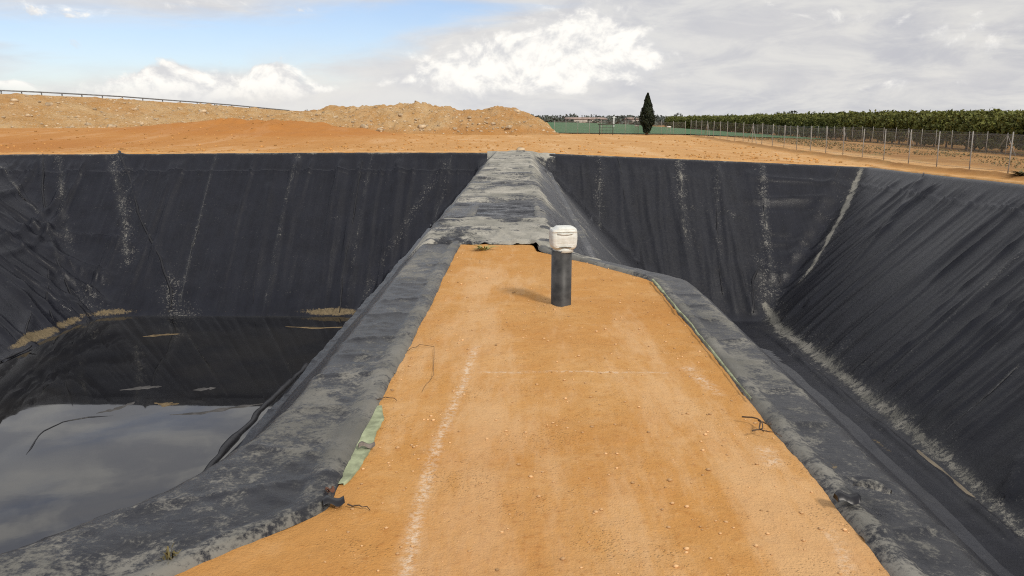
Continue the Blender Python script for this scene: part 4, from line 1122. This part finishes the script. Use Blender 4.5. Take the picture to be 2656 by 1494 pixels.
# wide layer of thin grey cloud: streaky, heavier to the right
lay = n.noise(vec(n.m('MULTIPLY', az, 2.2), n.m('MULTIPLY', el, 13)), 1.6, 7, .6, .4)
lay2 = n.noise(vec(n.m('MULTIPLY', az, 5), n.m('MULTIPLY', el, 18)), 1.9, 8, .62, .5)
cover = n.ss(az, -.75, .40, .34, .76)
holes = blobs([(950, 60, 300, 60, .42), (300, 120, 330, 45, .30), (620, 120, 420, 70, .26), (1250, 20, 260, 30, .35), (1620, 5, 200, 18, .25), (100, 205, 200, 40, .2), (880, 215, 120, 35, .15)])
lay_d = n.m('SUBTRACT', n.m('ADD', n.m('MULTIPLY', lay, .9), cover), holes)
layer = n.ss(lay_d, .50, .90, .10, 1)
layer = n.m('MAXIMUM', layer, n.ss(el, .025, -.01, .0, .85))
lcol = n.mix(n.ss(lay2, .34, .66), (.545, .55, .59), (.74, .73, .71))
lcol = n.mix(n.m('MULTIPLY', n.ss(az, .55, -.3), .45), lcol, (.80, .81, .83))
lcol = n.mix(n.ss(el, .17, .45), lcol, n.mix(n.ss(lay2, .4, .65), (.62, .63, .68), (1.0, .98, .94)))
# cumulus towers
def cl(off, sc, det, rough, dist): return n.noise(vec(n.m('MULTIPLY', az, sc), n.m('ADD', n.m('MULTIPLY', el, sc * 1.25), off)), 1.0, det, rough, dist)
cn = cl(0, 17, 9, .60, .35); cn2 = cl(.20, 17, 9, .60, .35)
big = blobs([(1215, 165, 100, 66, .80), (1345, 205, 150, 44, .46), (1450, 120, 165, 92, .80), (1420, 185, 150, 60, .42), (1570, 115, 130, 80, .55), (1650, 165, 110, 50, .36), (1060, 195, 90, 34, .5), (985, 214, 60, 22, .4),
             (400, 226, 115, 44, 1.05), (460, 205, 75, 38, .7), (690, 204, 85, 46, 1.1), (720, 240, 80, 24, .45), (250, 242, 90, 20, .6), (20, 222, 80, 16, .8), (840, 230, 40, 16, .55), (530, 248, 70, 18, .5)])
small = blobs([(2360, 215, 150, 34, .40), (1700, 140, 80, 30, .4), (150, 30, 260, 24, .5), (650, 18, 320, 22, .5), (2380, 95, 90, 30, .34), (60, 110, 240, 26, .36), (2050, 40, 200, 40, .3), (2600, 60, 160, 60, .35), (1850, 215, 160, 24, .25)])
cum = n.m('ADD', big, small)
cden = n.m('ADD', cum, n.m('MULTIPLY', n.m('SUBTRACT', cn, .5), 1.9))
cmask = n.m('MULTIPLY', n.ss(cden, .34, .72), n.ss(el, .012, .045))
lit = n.ss(n.m('ADD', n.m('ADD', n.m('MULTIPLY', n.m('SUBTRACT', cn, cn2), 3.6), n.m('MULTIPLY', n.m('SUBTRACT', cl(.1, 46, 6, .6, .2), .5), 1.1)), n.m('MULTIPLY', big, .36)), -.22, .66)
ccol = n.mix(lit, (.71, .71, .72), (1.06, 1.03, .97))
glow = blobs([(1330, 170, 470, 95, .85), (430, 235, 330, 50, .7), (700, 225, 170, 50, .6), (2300, 210, 380, 40, .35), (2300, 60, 420, 60, .25)])
veil = n.m('MULTIPLY', glow, n.ss(cl(.7, 7, 6, .6, .4), .30, .62))
lcol = n.mix(n.m('MINIMUM', veil, .9), lcol, (.86, .83, .78))
cc = n.mix(cmask, lcol, ccol)
cov = n.m('MAXIMUM', n.m('MAXIMUM', layer, n.m('MULTIPLY', veil, .9)), cmask)
b2 = n.new('ShaderNodeBackground'); n.l.new(cc, b2.inputs[0]); b2.inputs[1].default_value = 1.0
ms = n.new('ShaderNodeMixShader'); n.l.new(cov, ms.inputs[0]); n.l.new(bg.outputs[0], ms.inputs[1]); n.l.new(b2.outputs[0], ms.inputs[2])
n.l.new(ms.outputs[0], out.inputs[0])
w["kind"] = "structure"

# ------------------------------------------------------------------ render settings
S.render.engine = 'CYCLES'
S.view_settings.view_transform = 'Standard'; S.view_settings.look = 'None'
S.view_settings.exposure = 0; S.view_settings.gamma = 1
S.cycles.max_bounces = 6; S.cycles.transparent_max_bounces = 16
S.cycles.use_denoising = False
S.cycles.pixel_filter_type = 'BLACKMAN_HARRIS'; S.cycles.filter_width = 1.1
